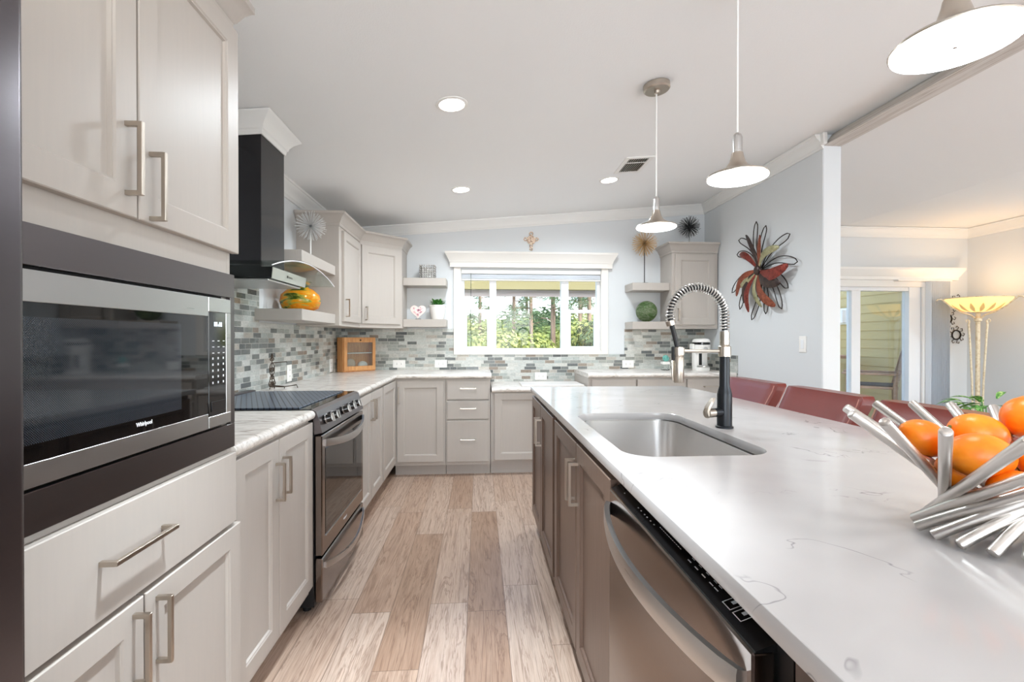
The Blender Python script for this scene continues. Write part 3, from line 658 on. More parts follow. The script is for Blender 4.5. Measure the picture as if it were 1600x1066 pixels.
# L-shaped worktop
mb = MB(); W_ = .637; xi = LW+.009+W_; yi = BW-.009-.645
def lprof(path, prof_w):
    pass
pr = bull(0, 1.0, CZ0, CZ1)
def nose(o): return o
rs = []
nz = [(o-1.0, z) for o, z in bull(0, 1.0, CZ0, CZ1)]  # offsets from the nose line
nzs = nz[1:-1]
for (ax, ay, bx_, by_) in ((LW+.009, 2.884, xi, 2.884), (LW+.009, BW-.009, xi, yi), (.108, BW-.009, .108, yi)):
    A = Vector((ax, ay)); B = Vector((bx_, by_))
    d = (B-A); L = d.length
    if abs(bx_-xi) < 1e-6 and ay != by_:  # mitre
        sx, sy = 1.0, -1.0
        ring = [(ax, ay, CZ0)]+[(xi+o, yi-o, z) for o, z in nzs]+[(ax, ay, CZ1)]
    elif ay == by_: ring = [(ax, ay, CZ0)]+[(xi+o, ay, z) for o, z in nzs]+[(ax, ay, CZ1)]
    else: ring = [(ax, ay, CZ0)]+[(ax, yi-o, z) for o, z in nzs]+[(ax, ay, CZ1)]
    rs.append(ring)
mb.rings(rs); solo('countertop', mb, 'laminate', 'L-shaped streaky laminate worktop running round the back left corner', 'countertop', smooth=30)
def straight_top(x0, x1, z0, z1, ynose): return MB().rings([[(x, BW-.009, z0)]+[(x, ynose-(o-1.0), z) for o, z in bull(0, 1.0, z0, z1)[1:-1]]+[(x, BW-.009, z1)] for x in (x0, x1)])
solo('countertop', straight_top(.110, .982, .750, .790, yi), 'laminate', 'dropped streaky laminate worktop under the kitchen window', 'countertop', smooth=30)
solo('countertop', straight_top(.985, PX0-.009, CZ0, CZ1, yi), 'laminate', 'streaky laminate worktop under the coffee maker at the back right', 'countertop', smooth=30)
solo('cutting_board', MB().box((.39, 4.30, .7915), (1.0-.03, 4.66, .803), .003), 'cream_trim', 'thin pale cutting board lying on the dropped worktop', 'cutting board')

# ---------------------------------------------------------------- upper cabinets, shelves
UZ0, UZ1 = 1.33, 2.085
uc = thing('wall_cabinet', (-1.2, 3.93, UZ0), 'greige wall cabinet on the left wall above the scroll stand worktop', 'cabinet')
FU = FR((-1.055, 0, 0), (0, 1, 0), (1, 0, 0))
part('body', fbox(MB(), FU, 3.632, 4.236, -.314, 0, UZ0, UZ1, .001), G, uc)
add_front(uc, FU, 'door', 3.70, 4.215, 1.365, 2.062, G, 3.735, 1.47, .14)
UCC = [(0, 0), (.005, 0), (.007, .02), (.012, .026), (.03, .062), (.046, .078), (.055, .082), (.055, .1), (0, .1)]
P0, P1 = Vector((-1.055, 4.238)), Vector((-.735, 4.545))
part('crown', MB().sweep([(-1.05-.315, 3.631), (-1.054, 3.631), (-1.054, 4.25)], [(o, UZ1-.002+z) for o, z in UCC], 1), G, uc, 25)
# path direction: out to +x at the front -> choose side below
uc2 = thing('corner_wall_cabinet', (-1.08, 4.6, UZ0), 'greige diagonal wall cabinet set across the back left corner', 'cabinet')
mb = MB(); poly = [(LW+.003, 4.239), (P0.x, 4.239), (P1.x, P1.y), (P1.x, BW-.003), (LW+.003, BW-.003)]
mb.rings([[(x, y, z) for x, y in poly] for z in (UZ0, UZ1)]); part('body', mb, G, uc2, 20)
dd = (P1-P0); FD = FR((P0.x, P0.y, 0), (dd.x, dd.y, 0), (dd.y, -dd.x, 0)); LD = dd.length
add_front(uc2, FD, 'door', .012, LD-.03, 1.365, 2.062, G, .05, 1.455, .12)
part('crown', MB().sweep([(-1.054, 4.25), (P1.x, P1.y), (P1.x, BW-.003)], [(o, UZ1-.002+z) for o, z in UCC], 1), G, uc2, 25)
uc3 = thing('wall_cabinet', (2.14, 4.7, UZ0), 'greige wall cabinet in the back right corner behind the tall faucet', 'cabinet')
FR3 = FR((0, 4.55, 0), (1, 0, 0), (0, -1, 0))
part('body', fbox(MB(), FR3, 1.905, PX0-.012, -.297, 0, UZ0, UZ1, .001), G, uc3)
add_front(uc3, FR3, 'door', 1.935, 2.335, 1.368, 2.068, G, 1.96, 1.47, .12)
part('crown', MB().sweep([(1.904, BW-.003), (1.904, 4.549), (PX0-.012, 4.549)], [(o, UZ1-.002+z) for o, z in UCC], 1), G, uc3, 25)
for z, lab in ((1.707, 'upper greige shelf beside the range hood, holding the silver starburst'), (1.345, 'lower greige shelf beside the range hood, holding the amber glass jar')):
    solo('floating_shelf', MB().box((LW+.002, 2.96, z), (-1.082, 3.628, z+.07), .002), G, lab, 'shelf', 'greige floating shelves')
for z, lab in ((1.745, 'upper greige shelf left of the window, holding the beaded cube'), (1.345, 'lower greige shelf left of the window, holding the heart and the planter')):
    solo('floating_shelf', MB().box((P1.x+.002, 4.60, z), (-.322, BW-.002, z+.074), .002), G, lab, 'shelf', 'greige floating shelves')
for z, lab in ((1.715, 'upper greige shelf right of the window, holding the gold starburst'), (1.326, 'lower greige shelf right of the window, holding the green glass ball')):
    solo('floating_shelf', MB().box((1.525, 4.60, z), (1.903, BW-.002, z+.076), .002), G, lab, 'shelf', 'greige floating shelves')

# ---------------------------------------------------------------- range hood
hd = thing('range_hood', (-1.2, 2.57, 1.5), 'black chimney range hood with a curved glass canopy above the range', 'range hood')
part('chimney', MB().box((LW+.009, 2.44, 1.578), (-1.09, 2.72, 2.27), .002), 'smoke_black', hd)
mb = MB(); mb.rings([[(LW+.009, 2.33, z), (-.99-d, 2.33, z), (-.99-d, 2.765, z), (LW+.009, 2.765, z)] for z, d in ((1.522, .006), (1.577, 0.0))])
part('control_box', mb, 'black_gloss', hd, 20)
mb = MB(); mb.rings([[(-.9955, y, 1.523), (-.9925, y, 1.523), (-.9865, y, 1.576), (-.9895, y, 1.576)] for y in (2.331, 2.764)])
fp = part('front_panel', mb, 'brushed_steel', hd, 20)
mb = MB()
def hood_mark(y0, y1, z0, z1):
    q = lambda y, z: (-.9925+(z-1.523)*.1132+.0006, y, z); mb.add([q(y0, z0), q(y1, z0), q(y1, z1), q(y0, z1)], [(0, 1, 2, 3)])
hood_mark(2.500, 2.516, 1.545, 1.557)
for k in range(4):
    y = 2.522+k*.013; hood_mark(y, y+.0025, 1.545, 1.554); hood_mark(y+.0055, y+.008, 1.545, 1.554); hood_mark(y+.0025, y+.0055, 1.545 if k % 2 else 1.5515, 1.5475 if k % 2 else 1.554)
part('logo', mb, 'black_matte', fp)
mb = MB(); mb.box((LW+.009, 2.335, 1.512), (-1.01, 2.74, 1.5215), .002); part('base_plate', mb, 'brushed_steel', hd)
rs = []; N = 24
for k in range(N+1):
    q = -1+2*k/N; y = 2.565+.44*q; z = 1.622-.070*q*q
    x1 = -.905
    rs.append([(LW+.012, y, z), (x1, y, z), (x1+.0005, y, z+.003), (x1, y, z+.006), (LW+.012, y, z+.006)])
part('glass_canopy', MB().rings(rs), 'hood_glass', hd, 30)
part('canopy_edge', MB().tube([(-.903, 2.565+.44*(-1+2*k/N), 1.625-.070*(-1+2*k/N)**2) for k in range(N+1)], .0028, 6), 'white_print', hd)
HC = [(0, 2.262), (.006, 2.262), (.010, 2.285), (.016, 2.290), (.020, 2.305), (.040, 2.330), (.060, 2.345), (.066, 2.349), (.070, 2.353), (.072, 2.356), (0, 2.356)]
hcz = lambda x, y: max(-.02, (ceil_z(x)-2.357))*1.0
part('crown', MB().sweep([(LW+.075, 2.439), (-1.089, 2.439), (-1.089, 2.721), (LW+.075, 2.721)], [(o, z-.004) for o, z in HC], 1, lambda x, y: ceil_z(x)-2.357), 'trim_white', hd, 25)

# ---------------------------------------------------------------- island
IX = .362
FI = FR((IX, 0, 0), (0, 1, 0), (-1, 0, 0)); ST = 'cabinet_stain'
i1 = thing('island_cabinet', (.66, 2.6, 0), 'brown stained two-door island cabinet at the window end', 'cabinet')
part('body', toe_body(FI, 2.152, 3.045, .60, .882), ST, i1)
add_front(i1, FI, 'door', 2.622, 3.03, .115, .862, ST, 2.65, .71, .15); add_front(i1, FI, 'door', 2.178, 2.616, .115, .862, ST, 2.588, .71, .15)
i2 = thing('sink_base_cabinet', (.66, 1.68, 0), 'brown stained island cabinet under the sink with tall paired pulls', 'cabinet')
mb = MB(); fbox(mb, FI, 1.196, 1.214, -.60, 0, .10, .882); fbox(mb, FI, 2.132, 2.15, -.60, 0, .10, .882); fbox(mb, FI, 1.214, 2.132, -.60, 0, .10, .118); fbox(mb, FI, 1.214, 2.132, -.60, -.585, .118, .882); fbox(mb, FI, 1.196, 2.15, -.60, -.07, 0, .10)
fbox(mb, FI, 1.214, 2.132, -.018, 0, .84, .882); fbox(mb, FI, 1.214, 2.132, -.018, 0, .118, .14); fbox(mb, FI, 1.62, 1.665, -.018, 0, .14, .84)
part('body', mb, ST, i2)
add_front(i2, FI, 'door', 1.648, 2.124, .115, .862, ST, 1.676, .725, .15); add_front(i2, FI, 'door', 1.212, 1.642, .115, .862, ST, 1.614, .725, .15)
i3 = thing('island_end_cabinet', (.66, .2, 0), 'brown stained island panel at the near end past the dishwasher', 'cabinet')
part('body', toe_body(FI, -.05, .515, .60, .882), ST, i3); add_front(i3, FI, 'door', -.03, .50, .115, .842, ST)
i4 = solo('island_back_panel', MB().box((.97, -.05, 0), (.995, 3.045, .882), .002), ST, 'brown stained back panel of the island behind the bar stools', 'panel')
# dishwasher
dw = thing('dishwasher', (.66, .86, 0), 'black stainless dishwasher with a bowed bar handle in the island', 'dishwasher')
D0, D1 = .553, 1.19
mb = MB(); fbox(mb, FI, D0-.03, D1+.002, -.59, -.004, .02, .866); part('body', mb, 'black_matte', dw)
mb = MB(); fbox(mb, FI, D0, D1, -.002, .028, .115, .846, .003); dd_ = part('door', mb, 'black_steel_gloss', dw)
mb = MB(); mb.rings([[FI.p(y, .025, .8465), FI.p(y, .024, .8485), FI.p(y, -.03, .8665), FI.p(y, -.04, .8465)] for y in (D0, D1)]); cpd = part('control_strip', mb, 'black_gloss', dw, 20)
part('handle', arc_handle(FI, D0+.012, D1-.012, .800, .048, .042, .014, .019, .004, 24), 'brushed_steel', dd_, 30)
mb = MB(); nrm = Vector((-.018, 0, .054)).normalized(); sl_ = Vector((.054, 0, .018)).normalized()
def strip_mark(y0, y1, a, b):
    o = FI.p(0, .024, .8485); q = lambda y, t: Vector((o.x, y, o.z))+sl_*t+nrm*.0004
    mb.add([q(y0, a), q(y1, a), q(y1, b), q(y0, b)], [(0, 1, 2, 3)])
random.seed(3)
for y in [1.13, 1.03, 1.012, .99, .975, .955, .935]: strip_mark(y-.006, y, .016, .0185)
for k in range(12): y = .915-k*.0085; strip_mark(y-.006, y, .022, .0235)
for y in (.78, .755, .73, .705, .69):
    strip_mark(y-.012, y, .018, .020); strip_mark(y-.010, y, .026, .0275); strip_mark(y-.014, y-.006, .034, .0355)
for y in (.655, .628):
    for a in ((0, .022, .012, .0135), (0, .022, .040, .0415)): strip_mark(y-a[1], y, a[2], a[3])
    strip_mark(y-.0015, y, .012, .041); strip_mark(y-.022, y-.0205, .012, .041); strip_mark(y-.014, y-.007, .022, .030)
part('key_marks', mb, 'white_print', cpd)
# quartz top with the sink cut-out
def rrect(x0, x1, y0, y1, r, n=8):
    pts = []
    for cx, cy, a0 in ((x1-r, y1-r, 0), (x0+r, y1-r, PI/2), (x0+r, y0+r, PI), (x1-r, y0+r, 3*PI/2)):
        pts += [(cx+r*math.cos(a0+PI/2*k/n), cy+r*math.sin(a0+PI/2*k/n)) for k in range(n+1)]
    return pts
SX0, SX1, SY0, SY1 = .402, .822, 1.235, 1.972
out = [(.337, -.10), (1.372, -.10), (1.372, 2.60), (1.352, 3.062), (.337, 3.085)]
hole = rrect(SX0, SX1, SY0, SY1, .085)[::-1]
mb = poly_mb(out, [hole], .029, .002); mb.v = [(x, y, z+.9145) for x, y, z in mb.v]
solo('island_countertop', mb, 'quartz', 'white veined quartz top of the kitchen island', 'countertop', origin=(.85, 1.5, .885), smooth=25)
# sink
sk = thing('sink', ((SX0+SX1)/2, (SY0+SY1)/2, .69), 'undermount stainless steel sink in the island', 'sink')
rs = []
for off, z, r in ((-.012, .8845, .09), (-.012, .882, .09), (.002, .882, .085), (.003, .86, .085), (.012, .73, .075), (.02, .705, .07), (.045, .692, .06), (.12, .688, .05)):
    rs.append([(x, y, z) for x, y in rrect(SX0+off, SX1-off, SY0+off, SY1-off, r)])
mb = MB().rings(rs, (False, True)); part('bowl', mb, 'sink_steel', sk, 40)
part('drain', MB().lathe([(.055, .6885), (.055, .691), (.040, .692), (.038, .689), (.0, .689)], 24, (.62, 1.62, 0)), 'steel', sk)
# faucet
fc = thing('faucet', (.872, 1.62, .9145), 'black and nickel spring-neck pull-down faucet standing by the island sink', 'faucet')
fx, fy = .872, 1.62
part('body', MB().lathe([(.030, .9150), (.030, .921), (.0255, .923), (.0252, 1.034), (.024, 1.040), (.0175, 1.064), (.0172, 1.170)], 28, (fx, fy, 0)), 'gun_black', fc)
part('collar', MB().lathe([(.0175, 1.168), (.0215, 1.169), (.0215, 1.204), (.0178, 1.206), (.0165, 1.207)], 28, (fx, fy, 0)), 'nickel', fc)
pf = [(.015, 1.206)]
for k in range(10): pf += [(.0168, 1.209+k*.0046), (.0168, 1.2115+k*.0046), (.0152, 1.2122+k*.0046), (.0152, 1.2134+k*.0046)]
part('ribbed_sleeve', MB().lathe(pf+[(.0152, 1.258)], 24, (fx, fy, 0)), 'nickel', fc)
cx_, cz_, ra = .772, 1.312, .100
ctr = [(fx, fy, 1.255+.057*k/6) for k in range(6)]+[(cx_+ra*math.cos(a), fy, cz_+ra*1.02*math.sin(a)) for a in [PI*k/40 for k in range(41)]]+[(.672+.0015*k, fy, 1.312-.008*k) for k in range(1, 5)]
part('hose', MB().tube(ctr, .0095, 12), 'rubber_black', fc)
# coil spring round the hose
cv = [Vector(p) for p in ctr]; cum = [0]
for a, b in zip(cv, cv[1:]): cum.append(cum[-1]+(b-a).length)
Ls = cum[-1]; turns = 38; pts = []
for k in range(turns*10+1):
    d = Ls*k/(turns*10); j = max(i for i in range(len(cum)) if cum[i] <= d+1e-9); j = min(j, len(cv)-2); q = (d-cum[j])/(cum[j+1]-cum[j]); p = cv[j].lerp(cv[j+1], q)
    tg = (cv[j+1]-cv[j]).normalized(); side = Vector((0, 1, 0)); up = tg.cross(side); a = 2*PI*k/10
    pts.append(p+(side*math.cos(a)+up*math.sin(a))*.0145)
part('spring', MB().tube(pts, .0026, 5), 'steel', fc, 60)
hs = [(.678, fy, 1.285), (.684, fy, 1.26), (.692, fy, 1.23), (.699, fy, 1.20)]
part('spray_hose', MB().tube(hs, .0085, 10), 'rubber_black', fc)
part('hose_ferrule', MB().tube([(.6715, fy, 1.296), (.677, fy, 1.280)], .0165, 16), 'nickel', fc)
sp = part('spray_head', MB().lathe([(.010, 1.204), (.0165, 1.202), (.0172, 1.170), (.0165, 1.168), (.0178, 1.166), (.0182, 1.080), (.0165, 1.077), (.012, 1.077)], 24, (.704, fy, 0)), 'nickel', fc)
part('spray_lever', MB().box((.679, fy-.008, 1.155), (.688, fy+.008, 1.205), .003), 'rubber_black', sp)
part('trigger', MB().tube([(.686, fy, 1.158), (.680, fy, 1.15), (.682, fy, 1.10), (.684, fy, 1.083)], [.003, .004, .004, .003], 8), 'nickel', sp)
mb = MB().tube([(.722, fy, 1.188), (.852, fy, 1.188)], .0055, 10); mb.lathe([(.0205, 1.176), (.0205, 1.200), (.0175, 1.200), (.0175, 1.176)], 24, (.704, fy, 0), cap=(False, False))
part('holder_arm', mb, 'nickel', fc)
part('handle_stub', MB().tube([(fx-.02, fy-.008, .972), (fx-.052, fy-.022, .972)], .0155, 18), 'gun_black', fc)
hk = part('handle', MB().tube([(fx-.052, fy-.022, .972), (fx-.082, fy-.034, .972)], [.0158, .0170], 18), 'nickel', fc)
part('lever', MB().rings([[(fx-.078-a+dx, fy-.034+dy*w, .968+z) for dx, dy in ((-.004, -1), (.004, -1), (.004, 1), (-.004, 1))] for a, z, w in ((0, -.004, .012), (.004, .012, .013), (.0, .028, .014), (-.014, .048, .012), (-.020, .058, .006))]), 'nickel', hk)

# ---------------------------------------------------------------- bar stools
def stool():
    o = thing('bar_stool', (1.55, 2.56, 0), 'red leather bar stool farthest along the island, next to the faucet', 'bar stool')
    Y0 = 2.56; L = 'leather'
    def pad(zs, hw, thick=.028, N=7):
        # curved upholstered back, concave towards the island
        rs = []
        prof = [(-1, .55), (-.97, .9), (-.9, 1), (0, 1), (.9, 1), (.97, .9), (1, .55)]
        for z, x, w in zs:
            ring = []
            K = 20
            for k in range(K+1):
                s_ = -1+2*k/K; ring.append((x-.008*abs(s_)**2.5-thick/2*(1-.35*abs(s_)**14), Y0+s_*w, z))
            for k in range(K+1):
                s_ = 1-2*k/K; ring.append((x-.008*abs(s_)**2.5+thick/2*(1-.35*abs(s_)**14), Y0+s_*w, z))
            rs.append(ring)
        return MB().rings(rs)
    zs = [(.655, 1.405, .205), (.70, 1.425, .210), (.80, 1.470, .222), (.90, 1.525, .232), (.96, 1.556, .236), (.988, 1.567, .235), (.998, 1.569, .226)]
    part('backrest', pad(zs, .24, .076), L, o, 45)
    pts = []
    for z, x, w in zs[2:]: pts.append((x-.046, Y0-w*.985, z))
    for sgn in (-1, 1): part('piping', MB().tube([(x-.0455, Y0+sgn*w*.965, z) for z, x, w in zs[1:-1]], .0018, 6), 'stitch', o.children[0])
    mb = MB().box((1.12, Y0-.225, .60), (1.44, Y0+.225, .672), .02, seg=3); part('seat', mb, L, o)
    for sx in (-1, 1):
        for sy in (-1, 1):
            a = (1.28+sx*.14, Y0+sy*.19, .605); b = (1.28+sx*.20, Y0+sy*.215, .001)
            part('leg', MB().rings([[(p[0]+dx*r, p[1]+dy*r, p[2]) for dx, dy in ((-1, -1), (1, -1), (1, 1), (-1, 1))] for p, r in ((b, .016), (a, .021))]), 'cabinet_stain', o)
    mb = MB()
    mb.tube([(1.10, Y0-.20, .22), (1.10, Y0+.20, .22)], .011, 8); mb.tube([(1.46, Y0-.20, .30), (1.46, Y0+.20, .30)], .011, 8)
    for sy in (-1, 1): mb.tube([(1.10, Y0+sy*.205, .26), (1.46, Y0+sy*.205, .26)], .011, 8)
    part('stretcher', mb, 'cabinet_stain', o); return o
st = stool()
for y, lab in ((2.015, 'red leather bar stool in the middle of the three along the island'), (1.47, 'red leather bar stool partly hidden behind the bowl of oranges')): dup(st, (1.55, y, 0), lab)

# ---------------------------------------------------------------- fruit bowl
bl = thing('fruit_bowl', (.80, .685, .9145), 'fruit bowl of crossed steel rods holding oranges on the island', 'bowl')
D128 = math.radians(128)
for a in (103.5, 127.5, 154.5, 178.5, 201, 223.5, 247, 271, 289, 307.5, 330, 5, 31, 55.5, 79.5):
    q = math.radians(a); A = Vector((.80+.089*math.cos(q), .685+.089*math.sin(q), .9255)); B = Vector((.80+.185*math.cos(q+D128), .685+.185*math.sin(q+D128), 1.105))
    d = (B-A).normalized(); part('rod', MB().tube([A-d*.003, A-d*.002, A, B, B+d*.002, B+d*.003], [.0055, .0075, .0082, .0082, .0075, .0055], 14), 'rod_steel', bl)
part('ring', MB().tube([(.80+.041*math.cos(2*PI*k/32), .685+.041*math.sin(2*PI*k/32), .9785) for k in range(32)], .0035, 6, True), 'rod_steel', bl)
def orange(c, r, ax, stretch, label):
    bm = bmesh.new(); bmesh.ops.create_uvsphere(bm, u_segments=24, v_segments=16, radius=r)
    for v in bm.verts:
        z = v.co.z/r; v.co.z *= stretch
        if z > .93: v.co.z += r*.10*(z-.93)/.07
        if z < -.96: v.co.z += r*.05
    mt_ = Matrix.Translation(c) @ Vector((0, 0, 1)).rotation_difference(Vector(ax)).to_matrix().to_4x4()
    o = thing('orange', c, label, 'orange', 'oranges in the rod bowl')
    part('fruit', MB().bm(bm, mt_), 'orange', o, 80)
    tip = mt_ @ Vector((0, 0, -r*stretch*.965)); part('stem_button', MB().lathe([(.004, -.001), (.004, .0012), (.0, .0015)], 8, tip, -Vector(ax)), 'stem', o)
for c, r, ax, s_, lab in [((.7765, .7715, 1.058), .031, (-.75, .2, .45), 1.22, 'leftmost orange, resting against the left rods of the bowl'),
                     ((.862, .757, 1.068), .034, (.85, -.3, -.2), 1.25, 'top orange at the back of the pile, touching the back stool in view'),
                     ((.7880, .6885, 1.048), .0352, (-.93, .25, .05), 1.28, 'biggest orange, lying front and centre on the pile'),
                     ((.936, .742, 1.096), .0345, (.3, .3, .8), 1.08, 'orange at the right edge of the picture, highest on the pile'),
                     ((.7900, .7260, 1.014), .029, (.2, .3, .9), 1.05, 'orange low in the bowl behind the upright rod'),
                     ((.806, .655, 1.002), .031, (.9, .1, .3), 1.1, 'orange at the bottom, under the biggest one'),
                     ((.866, .662, 1.044), .031, (.5, -.5, .4), 1.1, 'orange at the lower right, tucked under the right-hand top one')]:
    orange(Vector(c), r, ax, s_, lab)

# ---------------------------------------------------------------- lamps
def pendant(x, y, zd, label):
    o = thing('pendant_lamp', (x, y, zd), label, 'pendant lamp', 'trumpet pendants over the island')
    cz = ceil_z(x)
    up = Vector((-.0864, 0, 1)).normalized()
    part('canopy', MB().lathe([(.066, -.002), (.066, -.026), (.060, -.032), (.016, -.034), (.014, -.046), (.006, -.05), (0, -.05)], 32, (x, y, cz), up), 'nickel', o)
    part('cord', MB().tube([(x, y, zd+.155), (x, y, cz-.048)], .0035, 8), 'white_plastic', o)
    prof = [(.101, .0), (.1015, .003), (.097, .008), (.080, .015), (.056, .024), (.038, .036), (.027, .052), (.021, .072), (.0185, .085)]
    part('shade', MB().lathe(prof+[(.0165, .086)], 40, (x, y, zd)), 'nickel', o, 50)
    part('neck', MB().lathe([(.0165, .086), (.0165, .138), (.0125, .150), (.006, .156), (0, .156)], 24, (x, y, zd)), 'brushed_steel', o)
    df = part('diffuser', MB().lathe([(.0985, .0015), (.0985, -.003), (.094, -.005), (.0, -.005)], 40, (x, y, zd)), 'led_white', o)
    part('finial', MB().lathe([(.004, -.0055), (.004, -.008), (0, -.0085)], 10, (x, y, zd)), 'steel', df)
    lamp('pendant_glow', 'SPOT', (x, y, zd-.012), 2, (1, .99, .98), (0, 0, 0), spot=math.radians(150), blend=.9, radius=.09)
pendant(.9, 2.345, 1.800, 'farthest nickel trumpet pendant, its whole cord and ceiling cap in view')
pendant(.9, 1.590, 1.796, 'middle nickel trumpet pendant, its cap out of view above')
pendant(.9, .835, 1.792, 'nearest and largest looking nickel trumpet pendant at the top right')
def can(x, y, label, W=21, ang=165):
    o = thing('recessed_light', (x, y, ceil_z(x)), label, 'ceiling light', 'recessed ceiling lights'); up = Vector((-.0864, 0, 1)).normalized(); c = (x, y, ceil_z(x))
    part('trim_ring', MB().lathe([(.082, .0), (.082, -.003), (.066, -.006), (.064, -.003), (.064, .0)], 32, c, up), 'white_plastic', o)
    part('diffuser', MB().lathe([(.0635, -.001), (.0635, -.0035), (0, -.004)], 32, c, up), 'can_glow', o)
    lamp('can_glow', 'SPOT', (x, y, ceil_z(x)-.02), W, (.84, .93, 1), (0, 0, 0), spot=math.radians(ang), blend=.6, radius=.06)
can(-.141, 2.438, 'recessed ceiling light nearest the camera'); can(-.146, 3.82, 'far recessed ceiling light above the drawers, left of the pair'); can(1.068, 3.82, 'recessed ceiling light next to the air vent')
for y, w_, a_ in ((1.06, 80, 54), (-.32, 22, 70), (-1.70, 24, 95)): can(-.14, y, 'added ceiling light continuing the row above and behind the camera, unseen, brightening the kitchen', w_, a_)  # unseen fixtures added for more even fill, spaced along the visible row
can(4.9, 2.95, 'added ceiling light over the dining area, unseen, brightening its ceiling', 36, 140)  # unseen fixture added to lift the dining ceiling
# vent
vt = thing('ceiling_vent', (1.16, 3.50, ceil_z(1.16)), 'white metal air vent in the kitchen ceiling', 'vent')
def cq(x, y, d): return Vector((x, y, ceil_z(x)-d))
mb = MB()
def cbox(x0, x1, y0, y1, d0, d1): mb.rings([[cq(x0, y0, d), cq(x1, y0, d), cq(x1, y1, d), cq(x0, y1, d)] for d in (d0, d1)])
a0, a1, b0, b1 = 1.06, 1.27, 3.335, 3.665
cbox(a0, a1, b0, b0+.03, .0, .006); cbox(a0, a1, b1-.03, b1, .0, .006); cbox(a0, a0+.03, b0+.03, b1-.03, .0, .006); cbox(a1-.03, a1, b0+.03, b1-.03, .0, .006); cbox(a0+.03, a1-.03, 3.44, 3.452, .0, .006)
part('frame', mb, 'white_plastic', vt)
mb = MB(); cbox(a0+.03, a1-.03, b0+.03, b1-.03, .0, .001); part('backing', mb, 'dark_gap', vt)
mb = MB()
for k in range(9): x = a0+.038+k*.0165; cbox(x, x+.005, b0+.03, b1-.03, .001, .005)
part('slats', mb, 'nickel', vt)
# torchiere
tx, ty = 5.03, 4.42
to = thing('floor_lamp', (tx, ty, 0), 'antique cream torchiere floor lamp with a glowing amber bowl', 'floor lamp')
part('base', MB().lathe([(.16, .001), (.16, .02), (.12, .035), (.06, .06), (.035, .09)], 32, (tx, ty, 0)), 'antique', to)
mb = MB().lathe([(.020, .085), (.018, 1.40), (.030, 1.41), (.030, 1.44), (.018, 1.45), (.020, 1.49), (.05, 1.50)], 16, (tx, ty, 0)); pl_ = part('pole', mb, 'antique', to)
for k in range(3):
    a = 2*PI*k/3+.73; c_, s_ = math.cos(a), math.sin(a)
    pts = [(tx+c_*r, ty+s_*r, z) for r, z in ((.034, .09), (.036, .3), (.048, .8), (.072, 1.30), (.078, 1.38), (.072, 1.41), (.088, 1.425), (.102, 1.412), (.094, 1.396))]
    part('rod', MB().tube(pts, [.009]*5+[.008, .007, .006, .005], 8), 'antique', to)
    pts = [(tx+c_*r, ty+s_*r, z) for r, z in ((.03, 1.44), (.06, 1.47), (.14, 1.495), (.23, 1.555), (.285, 1.61), (.315, 1.635), (.345, 1.632), (.352, 1.62))]
    part('arm', MB().tube(pts, .008, 8), 'antique', to)
bw = MB().lathe([(.02, 1.50), (.10, 1.508), (.17, 1.535), (.222, 1.58), (.252, 1.632), (.255, 1.642), (.247, 1.642), (.217, 1.588), (.175, 1.543), (.098, 1.515), (.02, 1.508)], 48, (tx, ty, 0), cap=(False, False))
bw_ = part('bowl', bw, 'bowl_glow', to, 60)
mb = MB()
for k in range(16):
    a = 2*PI*k/16+.1
    rr = [(.10, 1.5055, .006), (.15, 1.521, .014), (.178, 1.537, .018), (.206, 1.561, .012), (.226, 1.581, .003)]
    pts = []
    mb.add([(tx+math.cos(a)*r*1.012-math.sin(a)*w*sg, ty+math.sin(a)*r*1.012+math.cos(a)*w*sg, z-.003) for r, z, w in rr for sg in (-1, 1)], [(2*i, 2*i+1, 2*i+3, 2*i+2) for i in range(4)])
part('leaf_pattern', mb, 'bowl_leaf', bw_)
part('rim', MB().tube([(tx+.256*math.cos(2*PI*k/48), ty+.256*math.sin(2*PI*k/48), 1.642) for k in range(48)], .005, 6, True), 'antique', bw_)
lamp('torchiere_glow', 'SPOT', (tx, ty, 1.60), 1.7, (1, .80, .60), (PI, 0, 0), spot=math.radians(150), blend=.7, radius=.08)
lamp('torchiere_bowl', 'POINT', (tx, ty, 1.60), .5, (1, .78, .5), radius=.05)

# ---------------------------------------------------------------- wall pieces
sb = thing('wall_sculpture', (2.345, 3.793, 1.805), 'flower shaped metal wall sculpture of red, brown and khaki petals with wire loops', 'wall art')
C0 = (3.793, 1.805)
fillp = [((3.965, 2.134), 'petal_brown', 1, .034), ((3.762, 2.092), 'petal_rust', 1, .036), ((3.508, 1.945), 'petal_khaki', -1, .044), ((3.401, 1.789), 'petal_red', 1, .062), ((3.492, 1.664), 'petal_brown', 1, .050), ((3.554, 1.49), 'petal_rust', 1, .052), ((3.731, 1.493), 'petal_khaki', 1, .034), ((3.921, 1.461), 'petal_red', 1, .050), ((3.993, 1.545), 'petal_brown', 1, .042), ((4.114, 1.618), 'petal_rust', 1, .050), ((4.099, 1.722), 'petal_khaki', -1, .046), ((4.062, 1.983), 'petal_red', 1, .040)]
wirep = [(4.127, 2.125), (4.155, 1.997), (3.856, 2.228), (3.72, 2.162), (3.42, 2.027), (3.334, 1.802), (3.44, 1.619), (3.514, 1.463), (3.72, 1.435), (3.921, 1.394), (4.106, 1.497), (4.239, 1.658)]
def spine(tip, bend, q):
    d = Vector(tip)-Vector(C0); n = Vector((-d.y, d.x))
    p = Vector(C0)+d*q+n*bend*(math.sin(PI*q)*.9-.25*q*q*0)
    return p
